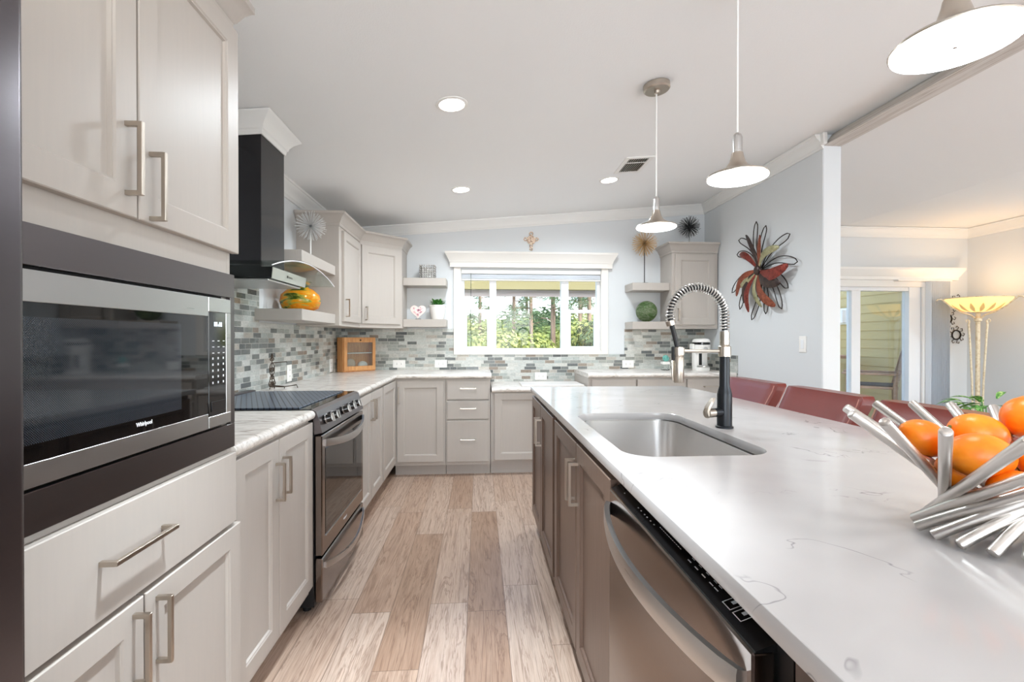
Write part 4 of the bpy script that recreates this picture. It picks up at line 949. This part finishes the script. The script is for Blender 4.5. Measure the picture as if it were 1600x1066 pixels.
for tip, m_, sg, w in fillp:
    rs = []; N = 12
    for k in range(N+1):
        q = .06+.94*k/N; p = spine(tip, .16*sg, q); p2 = spine(tip, .16*sg, min(1.02, q+.02)); d = (p2-p).normalized(); n = Vector((-d.y, d.x)); ww = w*.95*(math.sin(PI*min(1, q*.92))**.8*.5+.55*q*(1-q)**.35+.05)
        xo = 2.335-.035*math.sin(PI*q*.9); rs.append([(xo, p.x+n.x*ww, p.y+n.y*ww), (xo-.006, p.x, p.y), (xo, p.x-n.x*ww, p.y-n.y*ww), (xo+.002, p.x, p.y)])
    part('petal', MB().rings(rs), m_, sb, 50)
for i, tip in enumerate(wirep):
    sg = (1, 1, -1, -1, -1, -1, -1, -1, -1, -1, 1, 1)[i]; N = 16; lf = []; rt = []; wm = .043
    for k in range(N+1):
        q = .05+.95*k/N; p = spine(tip, .13*sg, q); d = (spine(tip, .13*sg, q+.02)-p).normalized(); n = Vector((-d.y, d.x)); w = wm*(q**.9)*math.sqrt(max(0, 1-q**5))
        lf.append((2.352, p.x+n.x*w*1.2, p.y+n.y*w*1.2)); rt.append((2.352, p.x-n.x*w*.8, p.y-n.y*w*.8))
    pts = lf+rt[::-1][1:]
    part('wire_loop', MB().tube(pts, .0042, 6, True), 'wire_dark', sb)
part('hub', MB().sphere((2.325, C0[0], C0[1]), .045, 16, 10, (.5, 1, 1)), 'petal_brown', sb)
part('hanger', MB().tube([(2.33, C0[0], C0[1]), (PX0-.002, C0[0], C0[1])], .01, 8), 'wire_dark', sb)
sw = thing('light_switch', (PX0-.004, 3.315, 1.19), 'white rocker light switch on the wall under the metal flower', 'switch')
part('plate', MB().box((PX0-.007, 3.277, 1.13), (PX0-.001, 3.353, 1.25), .002), 'white_plastic', sw)
part('rocker', MB().box((PX0-.011, 3.299, 1.157), (PX0-.006, 3.331, 1.223), .002), 'vinyl_white', sw)
def outlet(p, U, N, horiz, lab):
    F = FR(p, U, N); o = thing('power_outlet', p, lab, 'outlet', 'white outlets on the backsplash'); w, h = (.062, .039) if horiz else (.039, .06); z = p[2]
    part('plate', fbox(MB(), F, -w, w, .0005, .006, z-h, z+h, .002), 'white_plastic', o)
    mb = MB(); m2 = MB()
    for s_ in (-1, 1):
        du, dz = (s_*.022, 0) if horiz else (0, s_*.022)
        fbox(mb, F, du-.015, du+.015, .006, .008, z+dz-.014, z+dz+.014, .002)
        for q in (-1, 1):
            if horiz: fbox(m2, F, du-.005, du+.005, .008, .0084, z+dz+q*.006-.0012, z+dz+q*.006+.0012)
            else: fbox(m2, F, du+q*.006-.0012, du+q*.006+.0012, .008, .0084, z+dz-.005, z+dz+.005)
    part('socket', mb, 'white_plastic', o); part('slots', m2, 'black_matte', o)
yb_ = BW-.0085; xl_ = LW+.0085
outlet((-.812, yb_, .975), (1, 0, 0), (0, -1, 0), True, 'white outlet on the back tile just right of the wooden bread box')
outlet((-.392, yb_, .975), (1, 0, 0), (0, -1, 0), True, 'white outlet on the back tile left of the window casing')
outlet((.636, yb_, .842), (1, 0, 0), (0, -1, 0), True, 'white outlet low on the tile above the cutting board')
outlet((1.556, yb_, .965), (1, 0, 0), (0, -1, 0), True, 'white outlet on the back tile under the green glass ball')
outlet((xl_, 3.47, .985), (0, 1, 0), (1, 0, 0), False, 'white outlet on the left tile beside the scroll stand')
outlet((xl_, 4.42, .985), (0, 1, 0), (1, 0, 0), False, 'white outlet on the left tile hidden edge-on beside the bread box')
# plaque over the window
cx, cz = .535, 2.25; pq = thing('cross_plaque', (cx, BW-.01, cz), 'small cream floral cross plaque on the wall above the window', 'wall decoration')
part('plate', MB().lathe([(.045, 0), (.047, .008), (.036, .016), (0, .018)], 20, (cx, BW-.002, cz), (0, -1, 0)), 'cream_floral', pq)
for dx, dz, r in ((-.058, .008, .022), (.058, .008, .022), (0, .066, .024), (0, -.062, .02), (0, -.092, .018)):
    part('lobe', MB().tube([(cx+dx+r*.7*math.cos(2*PI*k/14), BW-.008, cz+dz+r*.7*math.sin(2*PI*k/14)) for k in range(14)], .006, 6, True), 'cream_floral', pq)
# ring ornaments in the dining corner
def ring_orn(x, z, lab):
    o = thing('ring_ornament', (x, BW-.01, z), lab, 'wall decoration', 'dark metal rings on the dining wall')
    part('ring', MB().tube([(x+.05*math.cos(2*PI*k/28), BW-.012, z+.05*math.sin(2*PI*k/28)) for k in range(28)], .007, 6, True), 'wire_dark', o)
    mb = MB()
    for k in range(9):
        a = 2*PI*k/9; c_, s_ = math.cos(a), math.sin(a); mb.tube([(x+c_*.056, BW-.012, z+s_*.056), (x+c_*.085+s_*.012, BW-.012, z+s_*.085-c_*.012), (x+c_*.098-s_*.012, BW-.012, z+s_*.098+c_*.012), (x+c_*.080-s_*.02, BW-.012, z+s_*.080+c_*.02)], .0035, 5)
    part('scrolls', mb, 'bronze', o)
ring_orn(5.250, 1.272, 'lowest of the three dark rings on the dining wall'); ring_orn(5.145, 1.45, 'dark wall ring half hidden behind the vertical blind'); ring_orn(5.262, 1.62, 'dark wall ring behind the glowing lamp bowl')

# ---------------------------------------------------------------- ornaments and small goods
def starburst(c, r, zb, ball, post, lab, n=150, seed=1, rod=.0016, base=True):
    o = thing('starburst_ornament', (c[0], c[1], zb), lab, 'ornament', 'starburst ornaments'); rnd = random.Random(seed); mb = MB(); c = Vector(c)
    for k in range(n):
        z = 1-2*(k+.5)/n; a = k*2.399963; d = Vector((math.sqrt(1-z*z)*math.cos(a), math.sqrt(1-z*z)*math.sin(a), z)); L = r*rnd.uniform(.86, 1.0)
        mb.tube([c+d*.012, c+d*L], [rod*.9, rod*1.25], 4)
    part('spikes', mb, ball, o, 60); part('core', MB().sphere(c, .014, 12, 8), 'spike_black', o)
    part('stand', MB().tube([(c.x, c.y, zb+.004), (c.x, c.y, c.z)], .005, 8), post, o)
    part('foot', MB().lathe([(.045, .0005), (.045, .006), (.012, .010), (0, .011)], 20, (c.x, c.y, zb)), post, o)
starburst((-1.2, 3.45, 2.035), .112, 1.7775, 'spike_silver', 'white_plastic', 'silver starburst ornament on a white stand on the shelf by the hood', seed=2)
starburst((1.674, 4.68, 2.197), .138, 1.7915, 'spike_gold', 'black_matte', 'gold starburst ornament on a tall black stand', seed=3, n=190)
starburst((2.135, 4.665, 2.372), .115, 2.1845, 'spike_black', 'clear_glass', 'black starburst ornament on top of the right wall cabinet', seed=4, n=170)
va = thing('glass_jar', (-1.205, 3.27, 1.4155), 'swirled amber and green glass jar on the lower shelf by the hood', 'jar')
part('body', MB().lathe([(.075, .001), (.115, .02), (.130, .065), (.122, .11), (.085, .145), (.055, .158), (.05, .163), (.062, .19), (.07, .20), (.066, .20), (.048, .163), (.08, .14), (.115, .10), (.122, .06), (.105, .022), (.07, .008)], 36, (-1.205, 3.27, 1.4155), cap=(True, True)), 'amber', va, 60)
gb = thing('glass_ball', (1.71, 4.72, 1.4025), 'green glass float ball on the lower shelf right of the window', 'ornament')
part('ball', MB().sphere((1.71, 4.72, 1.4025+.108), .1075, 32, 20), 'green_glass', gb, 80)
bd = thing('beaded_cube', (-.506, 4.69, 1.8195), 'silver beaded cube candle holder on the upper left shelf', 'candle holder')
mb = MB()
for i in range(7):
    for j in range(6):
        for f_ in range(4):
            a = -.066+i*.022; z = 1.8195+.013+j*.0222
            p = ((-.506+a, 4.69-.068), (-.506+a, 4.69+.068), (-.506-.068, 4.69+a), (-.506+.068, 4.69+a))[f_]
            mb.sphere((p[0], p[1], z), .0098, 6, 4)
part('beads', mb, 'steel', bd, 80)
mb = MB()
for dx in (-.066, .066):
    for dy in (-.066, .066): mb.tube([(-.506+dx, 4.69+dy, 1.8200), (-.506+dx, 4.69+dy, 1.951)], .003, 6)
part('wires', mb, 'steel', bd); part('liner', MB().box((-.506-.055, 4.69-.055, 1.8205), (-.506+.055, 4.69+.055, 1.925)), 'white_plastic', bd)
ht = thing('heart_plate', (-.598, 4.66, 1.4195), 'pink heart plate with flowers on the lower left shelf', 'ornament')
hp = [(16*math.sin(a)**3, 13*math.cos(a)-5*math.cos(2*a)-2*math.cos(3*a)-math.cos(4*a)) for a in [2*PI*k/48 for k in range(48)]]
def heart(sc, dy0, dy1): return MB().rings([[(-.598+x*sc*s2, 4.66+d+(z*sc)*.12, 1.4195+.0815+z*sc*s2*.98) for x, z in hp] for d, s2 in ((dy1, .93), (dy0+.004, 1.0), (dy0, .97))])
hb = part('plate', heart(.0047, -.012, .004), 'pink_rim', ht, 40)
part('flowers', MB().rings([[(-.598+x*.0033, 4.66+d+(z*.0033)*.12, 1.4195+.0815+z*.0033) for x, z in hp] for d in (-.0125, -.0155)]), 'pink_floral', hb)
part('easel', MB().box((-.625, 4.665, 1.4198), (-.571, 4.72, 1.426), .002), 'wire_dark', ht)
ptx, pty = -.413, 4.70
pt = thing('potted_plant', (ptx, pty, 1.4195), 'small green plant in a white tapered pot on the lower left shelf', 'plant')
part('pot', MB().lathe([(.058, .0008), (.062, .01), (.080, .128), (.084, .13), (.084, .142), (.077, .142), (.074, .128), (.0, .12)], 32, (ptx, pty, 1.4195)), 'white_plastic', pt)
mb = MB(); rnd = random.Random(5)
def leaf(mb, p, d, L, w, curl=.3, n=4):
    d = Vector(d).normalized(); sd = d.cross(Vector((0, 0, 1)))
    if sd.length < .1: sd = Vector((1, 0, 0))
    sd.normalize(); rs = []; p = Vector(p)
    for k in range(n+1):
        q = k/n; ww = w*math.sin(PI*min(.97, q*.9+.08)); c = p+d*L*q-Vector((0, 0, 1))*curl*L*q*q; rs += [c-sd*ww, c+Vector((0, 0, -ww*.25)), c+sd*ww]
    mb.add(rs, [f for k in range(n) for f in ((3*k, 3*k+1, 3*k+4, 3*k+3), (3*k+1, 3*k+2, 3*k+5, 3*k+4))])
for k in range(130):
    a = rnd.uniform(0, 2*PI); r = .05*math.sqrt(rnd.random()); el = rnd.uniform(.25, 1.3)
    leaf(mb, (ptx+r*math.cos(a), pty+r*math.sin(a), 1.555+rnd.uniform(0, .04)), (math.cos(a)*math.cos(el), math.sin(a)*math.cos(el), math.sin(el)), rnd.uniform(.03, .062), rnd.uniform(.007, .012), .25)
part('foliage', mb, 'leaf_green', pt, 60)
# bread box across the corner
b0 = Vector((-1.272, 4.49)); UD = Vector((math.cos(PI/4), math.sin(PI/4))); FBX = FR((b0.x, b0.y, 0), (UD.x, UD.y, 0), (UD.y, -UD.x, 0))
bx = thing('bread_box', (-1.2, 4.62, .915), 'oak bread box with a glass door in the back left corner of the worktop', 'bread box'); z0, z1, WB, DB = .9155, 1.243, .345, .105
mb = MB(); fbox(mb, FBX, 0, .012, -DB, 0, z0, z1, .001); fbox(mb, FBX, WB-.012, WB, -DB, 0, z0, z1, .001); fbox(mb, FBX, .012, WB-.012, -DB, 0, z0, z0+.014); fbox(mb, FBX, .012, WB-.012, -DB, 0, z1-.012, z1); fbox(mb, FBX, .012, WB-.012, -DB, -DB+.008, z0, z1)
part('body', mb, 'oak', bx); part('shelf', fbox(MB(), FBX, .012, WB-.012, -DB+.008, -.006, 1.088, 1.096), 'cream_trim', bx)
mb = MB(); du0, du1, dz0, dz1, fr_w = .006, WB-.006, z0+.012, z1-.006, .042
for q in ((du0, du0+fr_w*.75, dz0, dz1), (du1-fr_w*.75, du1, dz0, dz1), (du0+fr_w*.75, du1-fr_w*.75, dz0, dz0+fr_w), (du0+fr_w*.75, du1-fr_w*.75, dz1-fr_w, dz1)): fbox(mb, FBX, q[0], q[1], .001, .016, q[2], q[3], .001)
bdr = part('door', mb, 'oak', bx); part('glass', fbox(MB(), FBX, du0+fr_w*.75, du1-fr_w*.75, .006, .009, dz0+fr_w, dz1-fr_w), 'clear_glass', bdr)
part('knob', MB().sphere(FBX.p(WB/2, .022, dz1-.02), .0085, 12, 8), 'bronze', bdr)
for (ua, ub, za, zb, m_, nm, lab) in ((.06, .16, .9300, 1.040, 'tan', 'bread_loaf', 'brown loaf lying at the bottom left inside the bread box'), (.19, .29, .9300, 1.012, 'cream_trim', 'bread_bag', 'pale wrapped bread at the bottom right inside the bread box')):
    mb = MB(); p = FBX.p((ua+ub)/2, -.055, za)
    bm = bmesh.new(); bmesh.ops.create_uvsphere(bm, u_segments=16, v_segments=10, radius=1)
    for v in bm.verts: v.co = Vector(((v.co.x)*(ub-ua)/2, v.co.y*.035, (v.co.z+1)*(zb-za)/2 if v.co.z > -.6 else (.4)*(zb-za)/2*.2))
    mm = Matrix.Translation(p) @ Matrix.Rotation(PI/4, 4, 'Z'); mb.bm(bm, mm); solo(nm, mb, m_, lab, 'bread', smooth=60)
# scroll plate stand
sx, sy, sz = -1.29, 3.03, .9155
ss = thing('plate_stand', (sx, sy, sz), 'dark scrolled wire plate stand on the worktop behind the range', 'stand'); W3 = .0028
def scr(pts, close=False, r=W3): return MB().tube([(sx+.10*(b*0), sy+a, sz+b) for a, b in pts], r, 6, close)
def spiral(ca, cb, r0, a0, turns, n=22, flip=1): return [(ca+flip*r0*(1-.75*k/n)*math.cos(a0+turns*2*PI*k/n), cb+r0*(1-.75*k/n)*math.sin(a0+turns*2*PI*k/n)) for k in range(n+1)]
mb = MB()
def addt(pts, close=False, r=W3): mb.tube([(sx, sy+a, sz+b) for a, b in pts], r, 6, close)
addt([(0, .01), (0, .21)]); addt([(.009*math.sin(2*PI*k/16), .205+.018*math.cos(2*PI*k/16)) for k in range(16)], True)
addt([(.033*math.sin(2*PI*k/24), .125+.04*math.cos(2*PI*k/24)) for k in range(24)], True)
for fl in (-1, 1):
    addt(spiral(fl*.018, .190, .016, PI/2, 1.0, flip=fl)); addt(spiral(fl*.012, .125, .014, -PI/2, 1.2, flip=fl)); addt(spiral(fl*.018, .075, .018, PI/2, 1.0, flip=fl)); addt([(fl*.010, .095), (fl*.03, .06), (fl*.035, .05)])
    addt(spiral(fl*.028, .038, .022, PI, 1.3, flip=fl)); addt([(0, .055), (fl*.03, .012), (fl*.034, .002)])
part('scrolls', mb, 'bronze', ss)
part('support_arm', MB().tube([(sx, sy+.0, sz+.165), (sx+.07, sy+.05, sz+.170)], .003, 6), 'bronze', ss)
mb = MB(); mb.tube([(sx, sy-.034, sz+.02), (sx+.06, sy+.01, sz+.014), (sx+.13, sy+.05, sz+.022), (sx+.135, sy+.053, sz+.004)], .0032, 6); part('support_foot', mb, 'bronze', ss)
mb = MB(); mb.tube([(sx, sy+.034, sz+.02), (sx+.06, sy+.035, sz+.014), (sx+.06, sy+.035, sz+.001)], .0032, 6)
part('support_foot', mb, 'bronze', ss)
# coffee maker
kx, ky, kz = 2.19, 4.52, .9155
cm = thing('coffee_maker', (kx, ky, kz), 'white single-cup coffee maker with a black band at the back right', 'coffee maker')
mb = MB(); mb.rings([[(kx+x*s_, ky+y*s_, kz+z) for x, y in rrect(-.068, .068, -.085, .085, .05)] for z, s_ in ((.0, .98), (.004, 1), (.035, 1), (.036, .97))]); part('base', mb, 'white_plastic', cm, 40)
mb = MB(); mb.rings([[(kx+x*s_, ky+.028+y*s_, kz+z) for x, y in rrect(-.068, .068, -.06, .06, .045)] for z, s_ in ((.0365, .97), (.04, 1), (.25, 1), (.252, .98))]); part('column', mb, 'white_plastic', cm, 40)
mb = MB(); mb.rings([[(kx+x*s_, ky-.005+y*s_, kz+z) for x, y in rrect(-.070, .070, -.09, .09, .055)] for z, s_ in ((.175, .96), (.18, 1), (.255, 1), (.256, .99))]); hd_ = part('head', mb, 'white_plastic', cm, 40)
mb = MB(); mb.rings([[(kx+x*s_, ky-.005+y*s_, kz+z) for x, y in rrect(-.069, .069, -.09, .09, .055)] for z, s_ in ((.2565, .98), (.258, 1), (.278, 1), (.279, .98))]); part('band', mb, 'black_gloss', cm, 40)
mb = MB(); mb.rings([[(kx+x*s_, ky-.005+y*s_, kz+z) for x, y in rrect(-.070, .070, -.09, .09, .055)] for z, s_ in ((.2795, .98), (.282, 1), (.300, .96), (.312, .80), (.316, .5))]); part('lid', mb, 'white_plastic', cm, 50)
part('emblem', MB().lathe([(.024, 0), (.024, .004), (.019, .005), (.019, .002), (0, .002)], 24, (kx, ky-.0945, kz+.212), (0, -1, 0)), 'steel', hd_)
part('water_window', MB().box((kx-.035, ky-.034, kz+.055), (kx-.005, ky-.0325+.006, kz+.17), .002), 'black_gloss', cm)
part('drip_tray', MB().lathe([(.045, .0365), (.055, .040), (.055, .050), (0, .050)], 24, (kx, ky-.045, kz)), 'steel', cm)
part('side_tank', MB().box((kx-.092, ky-.02, kz+.205), (kx-.069, ky+.06, kz+.265), .008), 'white_plastic', cm)
hx, hy = 1.86, 4.60
sh = thing('sponge_caddy', (hx, hy, .9155), 'small pale caddy holding a teal scrubber on the back right worktop', 'caddy')
part('cup', MB().box((hx-.036, hy-.03, .9158), (hx+.036, hy+.03, .975), .006), 'clear_glass', sh); part('cup_rim', MB().box((hx-.038, hy-.032, .972), (hx+.038, hy+.032, 1.0), .005), 'white_plastic', sh)
rnd = random.Random(9); mb = MB()
for k in range(30):
    d = Vector((rnd.gauss(0, 1), rnd.gauss(0, 1), rnd.gauss(0, 1))).normalized(); mb.sphere(Vector((hx+.006, hy, 1.034))+d*.022, .013, 8, 5)
part('scrubber', mb, 'teal', sh); part('scrubber_handle', MB().tube([(hx+.006, hy, .98), (hx+.006, hy, 1.02)], .008, 8), 'tan', sh)
# dining plant
dp = (4.30, 3.70)
dpl = thing('potted_plant', (dp[0], dp[1], 0), 'variegated leafy plant behind the oranges near the floor lamp', 'plant')
part('pot', MB().lathe([(.12, .001), (.17, .30), (.18, .30), (.18, .33), (.16, .33), (.155, .29), (0, .28)], 32, (dp[0], dp[1], 0)), 'terracotta', dpl)
rnd = random.Random(12); mb = MB(); ms = MB()
for k in range(46):
    a = rnd.uniform(0, 2*PI); r = rnd.uniform(.02, .20); z = rnd.uniform(.48, .72); el = rnd.uniform(-.2, .9); p = (dp[0]+r*math.cos(a), dp[1]+r*math.sin(a), z)
    leaf(mb, p, (math.cos(a)*math.cos(el), math.sin(a)*math.cos(el), math.sin(el)), rnd.uniform(.14, .24), rnd.uniform(.028, .042), .5, 6)
    if k % 3 == 0: ms.tube([(dp[0], dp[1], .28), (dp[0]+r*.4*math.cos(a), dp[1]+r*.4*math.sin(a), z*.7), p], .004, 5)
part('foliage', mb, 'leaf_var', dpl, 60); part('stems', ms, 'leaf_green', dpl)

# ---------------------------------------------------------------- refrigerator
fg = thing('refrigerator', (-1.0, .22, 0), 'black stainless refrigerator at the left edge of the picture', 'refrigerator')
part('body', MB().box((LW+.02, -.235, .02), (-.672, .672, 1.76), .006), 'fridge_steel', fg)
for a, b in ((-.235, .2165), (.2215, .673)):
    d_ = part('door', MB().box((-.668, a, .70), (-.602, b, 1.775), .012, seg=3), 'fridge_steel', fg)
    yy_ = .185 if a < 0 else .252; part('handle', MB().tube([(-.60, yy_, .80), (-.555, yy_, .83), (-.55, yy_, 1.2), (-.555, yy_, 1.57), (-.60, yy_, 1.60)], .012, 10), 'black_steel_gloss', d_)
d_ = part('freezer_drawer', MB().box((-.668, -.235, .05), (-.602, .673, .69), .012, seg=3), 'fridge_steel', fg)
part('handle', MB().tube([(-.60, -.16, .60), (-.555, -.13, .60), (-.55, .22, .60), (-.555, .57, .60), (-.60, .60, .60)], .012, 10), 'black_steel_gloss', d_)

# ---------------------------------------------------------------- outside
struct('ground', MB().box((-60, BW+.13, -.75), (70, 90, -.6)), 'soil')
struct('floor_patio', MB().box((-2, BW+.121, -.3), (9, 8.2, -.12)), 'concrete')
mb = MB().box((-2.6, 7.66, -.12), (-2.45, 7.78, 2.035)); mb.box((2.85, 7.66, -.12), (3.0, 7.78, 2.035)); struct('porch_pillar', mb, 'eave_olive')
eb = MB().box((-2.6, 7.65, 2.035), (3.0, 7.78, 2.21)); struct('porch_beam', eb, 'eave_olive')
struct('porch_fascia', MB().box((-2.6, 7.80, 1.93), (3.0, 7.84, 2.06)), 'fascia_pink')
mb = MB(); e_ = .122
for k in range(22):
    z = -.12+k*e_; mb.rings([[(5.42, y, z), (5.405, y, z), (5.415, y, z+e_), (5.42, y, z+e_)] for y in (BW+.125, 8.0)])
struct('wall_patio', mb, 'siding', smooth=10)
pl = thing('porch_lantern', (5.39, 6.65, 1.45), 'white square lamp on the green patio siding', 'wall lamp')
part('housing', MB().box((5.33, 6.58, 1.46), (5.402, 6.70, 1.66), .008), 'white_plastic', pl); part('back_plate', MB().box((5.395, 6.56, 1.44), (5.404, 6.72, 1.68)), 'trim_white', pl)
def patio_chair(ox, oy, rz, lab):
    o = thing('patio_chair', (ox, oy, -.12), lab, 'chair', 'tall wooden chairs on the patio')
    R_ = Matrix.Translation((ox, oy, -.12)) @ Matrix.Rotation(rz, 4, 'Z')
    def B(a, b, bev=.004):
        m = MB().box(a, b, bev); m.v = [tuple(R_ @ Vector(v)) for v in m.v]; return m
    def T(pts, w):
        m = MB(); m.rings([[R_ @ Vector((p[0]+dx, p[1]+dy, p[2])) for dx, dy in ((-w, -.018), (w, -.018), (w, .018), (-w, .018))] for p in pts]); return m
    for sy in (-1, 1):
        part('leg', T([(-.24, sy*.25, .001), (-.24, sy*.25, .92)], .02), 'patio_wood', o); part('leg', T([(.24, sy*.25, .001), (.22, sy*.25, .5), (.21, sy*.25, .80), (.30, sy*.25, 1.20)], .022), 'patio_wood', o)
        part('armrest', B((-.30, sy*.25-.035, .92), (.25, sy*.25+.035, .945)), 'patio_wood', o)
    part('seat_frame', B((-.26, -.25, .755), (.24, .25, .785)), 'patio_wood', o); part('seat', B((-.25, -.225, .786), (.215, .225, .80)), 'mesh_dark', o)
    m = MB(); m.rings([[R_ @ Vector((x, y, z)) for y, z, x in ((-.23, .86, .222), (.23, .86, .222), (.23, 1.18, .292), (-.23, 1.18, .292))], [R_ @ Vector((x+.01, y, z)) for y, z, x in ((-.23, .86, .222), (.23, .86, .222), (.23, 1.18, .292), (-.23, 1.18, .292))]])
    part('back_sling', m, 'mesh_dark', o)
    part('footrest', B((-.25, -.24, .30), (-.225, .24, .33)), 'patio_wood', o)
patio_chair(4.82, 5.46, -.72, 'tall wooden patio chair seen side-on through the right door pane')
patio_chair(4.55, 6.35, PI+.1, 'tall wooden patio chair behind the narrow left door pane')
pt_ = thing('patio_table', (4.95, 6.42, -.12), 'tall wooden patio table beyond the sliding door', 'table')
part('tabletop', MB().box((4.62, 6.15, .955), (5.25, 6.75, .995), .005), 'patio_wood', pt_)
for dx in (4.68, 5.19):
    for dy in (6.21, 6.69): part('leg', MB().box((dx-.03, dy-.03, -.119), (dx+.03, dy+.03, .955), .003), 'patio_wood', pt_)
# trees and shrubs
def blob_mesh(seed, n, rx, rz, size):
    rnd = random.Random(seed); mb = MB(); lobes = [(Vector((rnd.uniform(-.6, .6)*rx, rnd.uniform(-.6, .6)*rx, rz*(.35+rnd.uniform(0, 1.0)))), rnd.uniform(.35, .6)*rx) for _ in range(9)]
    for k in range(n):
        c, r = rnd.choice(lobes); d = Vector((rnd.gauss(0, 1), rnd.gauss(0, 1), rnd.gauss(0, 1))).normalized(); p = c+d*r*rnd.uniform(.7, 1.05)
        if p.z < .05: p.z = abs(p.z)+.05
        nrm = (d+Vector((rnd.uniform(-.7, .7), rnd.uniform(-.7, .7), rnd.uniform(-.2, .9)))).normalized(); a = nrm.orthogonal().normalized(); b = nrm.cross(a); s_ = size*rnd.uniform(.6, 1.3)
        mb.add([p-a*s_, p-b*s_*.55, p+a*s_, p+b*s_*.55], [(0, 1, 2, 3)])
    return mb
SH = []
for i, (sd, m_) in enumerate(((1, 'foliage_light'), (2, 'foliage_mid'), (3, 'foliage_dark'))):
    o = thing('leafy_tree', (0, 0, 0), '', 'tree', 'leafy trees beyond the kitchen window')
    part('foliage', blob_mesh(sd, 4200, 1.55, 1.75, .085), m_, o, 30); part('trunk', MB().tube([(0, 0, -.02), (.05, 0, .8), (.0, .05, 1.7)], [.07, .05, .03], 8), 'bark', o)
    SH.append(o)
spots = [(-.75, 15.5, 0, .74, 1.1), (.95, 13.5, 0, .72, 1.2), (2.55, 14.6, 0, .80, 1.1), (3.75, 12.6, 2, .86, .9), (1.75, 18.5, 1, .98, 1.4), (-1.6, 20, 1, .92, 1.5), (3.95, 20.5, 1, .98, 1.3), (6.3, 19, 2, 1.05, 1.3), (5.2, 15.2, 0, .86, 1.0), (.1, 23, 0, 1.04, 1.6), (8.2, 25, 1, 1.3, 1.7), (-3.9, 25, 2, 1.15, 1.6), (2.9, 26, 2, 1.22, 1.7), (5.6, 29, 0, 1.25, 1.7), (-1.2, 30, 1, 1.15, 1.6)]
used = set(); kinds = ('sunny yellow-green leafy tree beyond the kitchen window', 'mid green leafy tree beyond the kitchen window', 'dark green leafy tree beyond the kitchen window')
for i, (x, y, k, s_, wd_) in enumerate(spots):
    o = SH[k] if k not in used else dup(SH[k], (0, 0, 0)); used.add(k)
    o.location = (x, y, -.6); o.scale = (s_*wd_, s_*wd_, s_); o.rotation_euler = (0, 0, i*1.3); o['label'] = kinds[k]; o['group'] = ('yellow-green trees', 'mid green trees', 'dark green trees')[k]
pine = thing('pine_tree', (0, 0, 0), 'tall bare-trunked pine beyond the kitchen window', 'tree', 'pines beyond the window')
part('trunk', MB().tube([(0, 0, -.02), (.05, 0, 3), (-.03, .04, 7), (.05, 0, 11)], [.115, .10, .08, .04], 10), 'bark', pine)
rnd = random.Random(21); mb = MB(); mbr = MB()
for k in range(26):
    z = rnd.uniform(3.0, 10.5); a = rnd.uniform(0, 2*PI); L = rnd.uniform(.6, 1.5)*(1-.04*z)
    e = Vector((math.cos(a)*L, math.sin(a)*L, z+rnd.uniform(-.1, .35))); mbr.tube([(0, 0, z), e], [.03, .012], 5)
    for j in range(80):
        p = e*rnd.uniform(.55, 1.05)+Vector((0, 0, z*.0)); q = rnd.uniform(.5, 1.05); p = Vector((e.x*q, e.y*q, z+(e.z-z)*q))+Vector((rnd.gauss(0, .16), rnd.gauss(0, .16), rnd.gauss(0, .12)))
        d = Vector((rnd.gauss(0, 1), rnd.gauss(0, 1), rnd.gauss(0, 1))).normalized(); a_ = d*.12; b_ = d.orthogonal().normalized()*.018
        mb.add([p-a_, p-b_, p+a_, p+b_], [(0, 1, 2, 3)])
part('branches', mbr, 'bark', pine); part('needles', mb, 'foliage_dark', pine, 30)
for i, (x, y, s_) in enumerate([(-.62, 17, .8), (.05, 23, .9), (1.55, 21, .9), (1.85, 17, .75), (2.10, 13.2, .75), (4.55, 21, 1.0), (4.10, 17.5, .9), (6.6, 30, 1.1), (-3.0, 30, 1.1), (3.2, 32, 1.1)]):
    o = pine if i == 0 else dup(pine, (0, 0, 0)); o.location = (x, y, -.6); o.scale = (s_*.9, s_*.9, s_); o.rotation_euler = (0, 0, i*2.1)
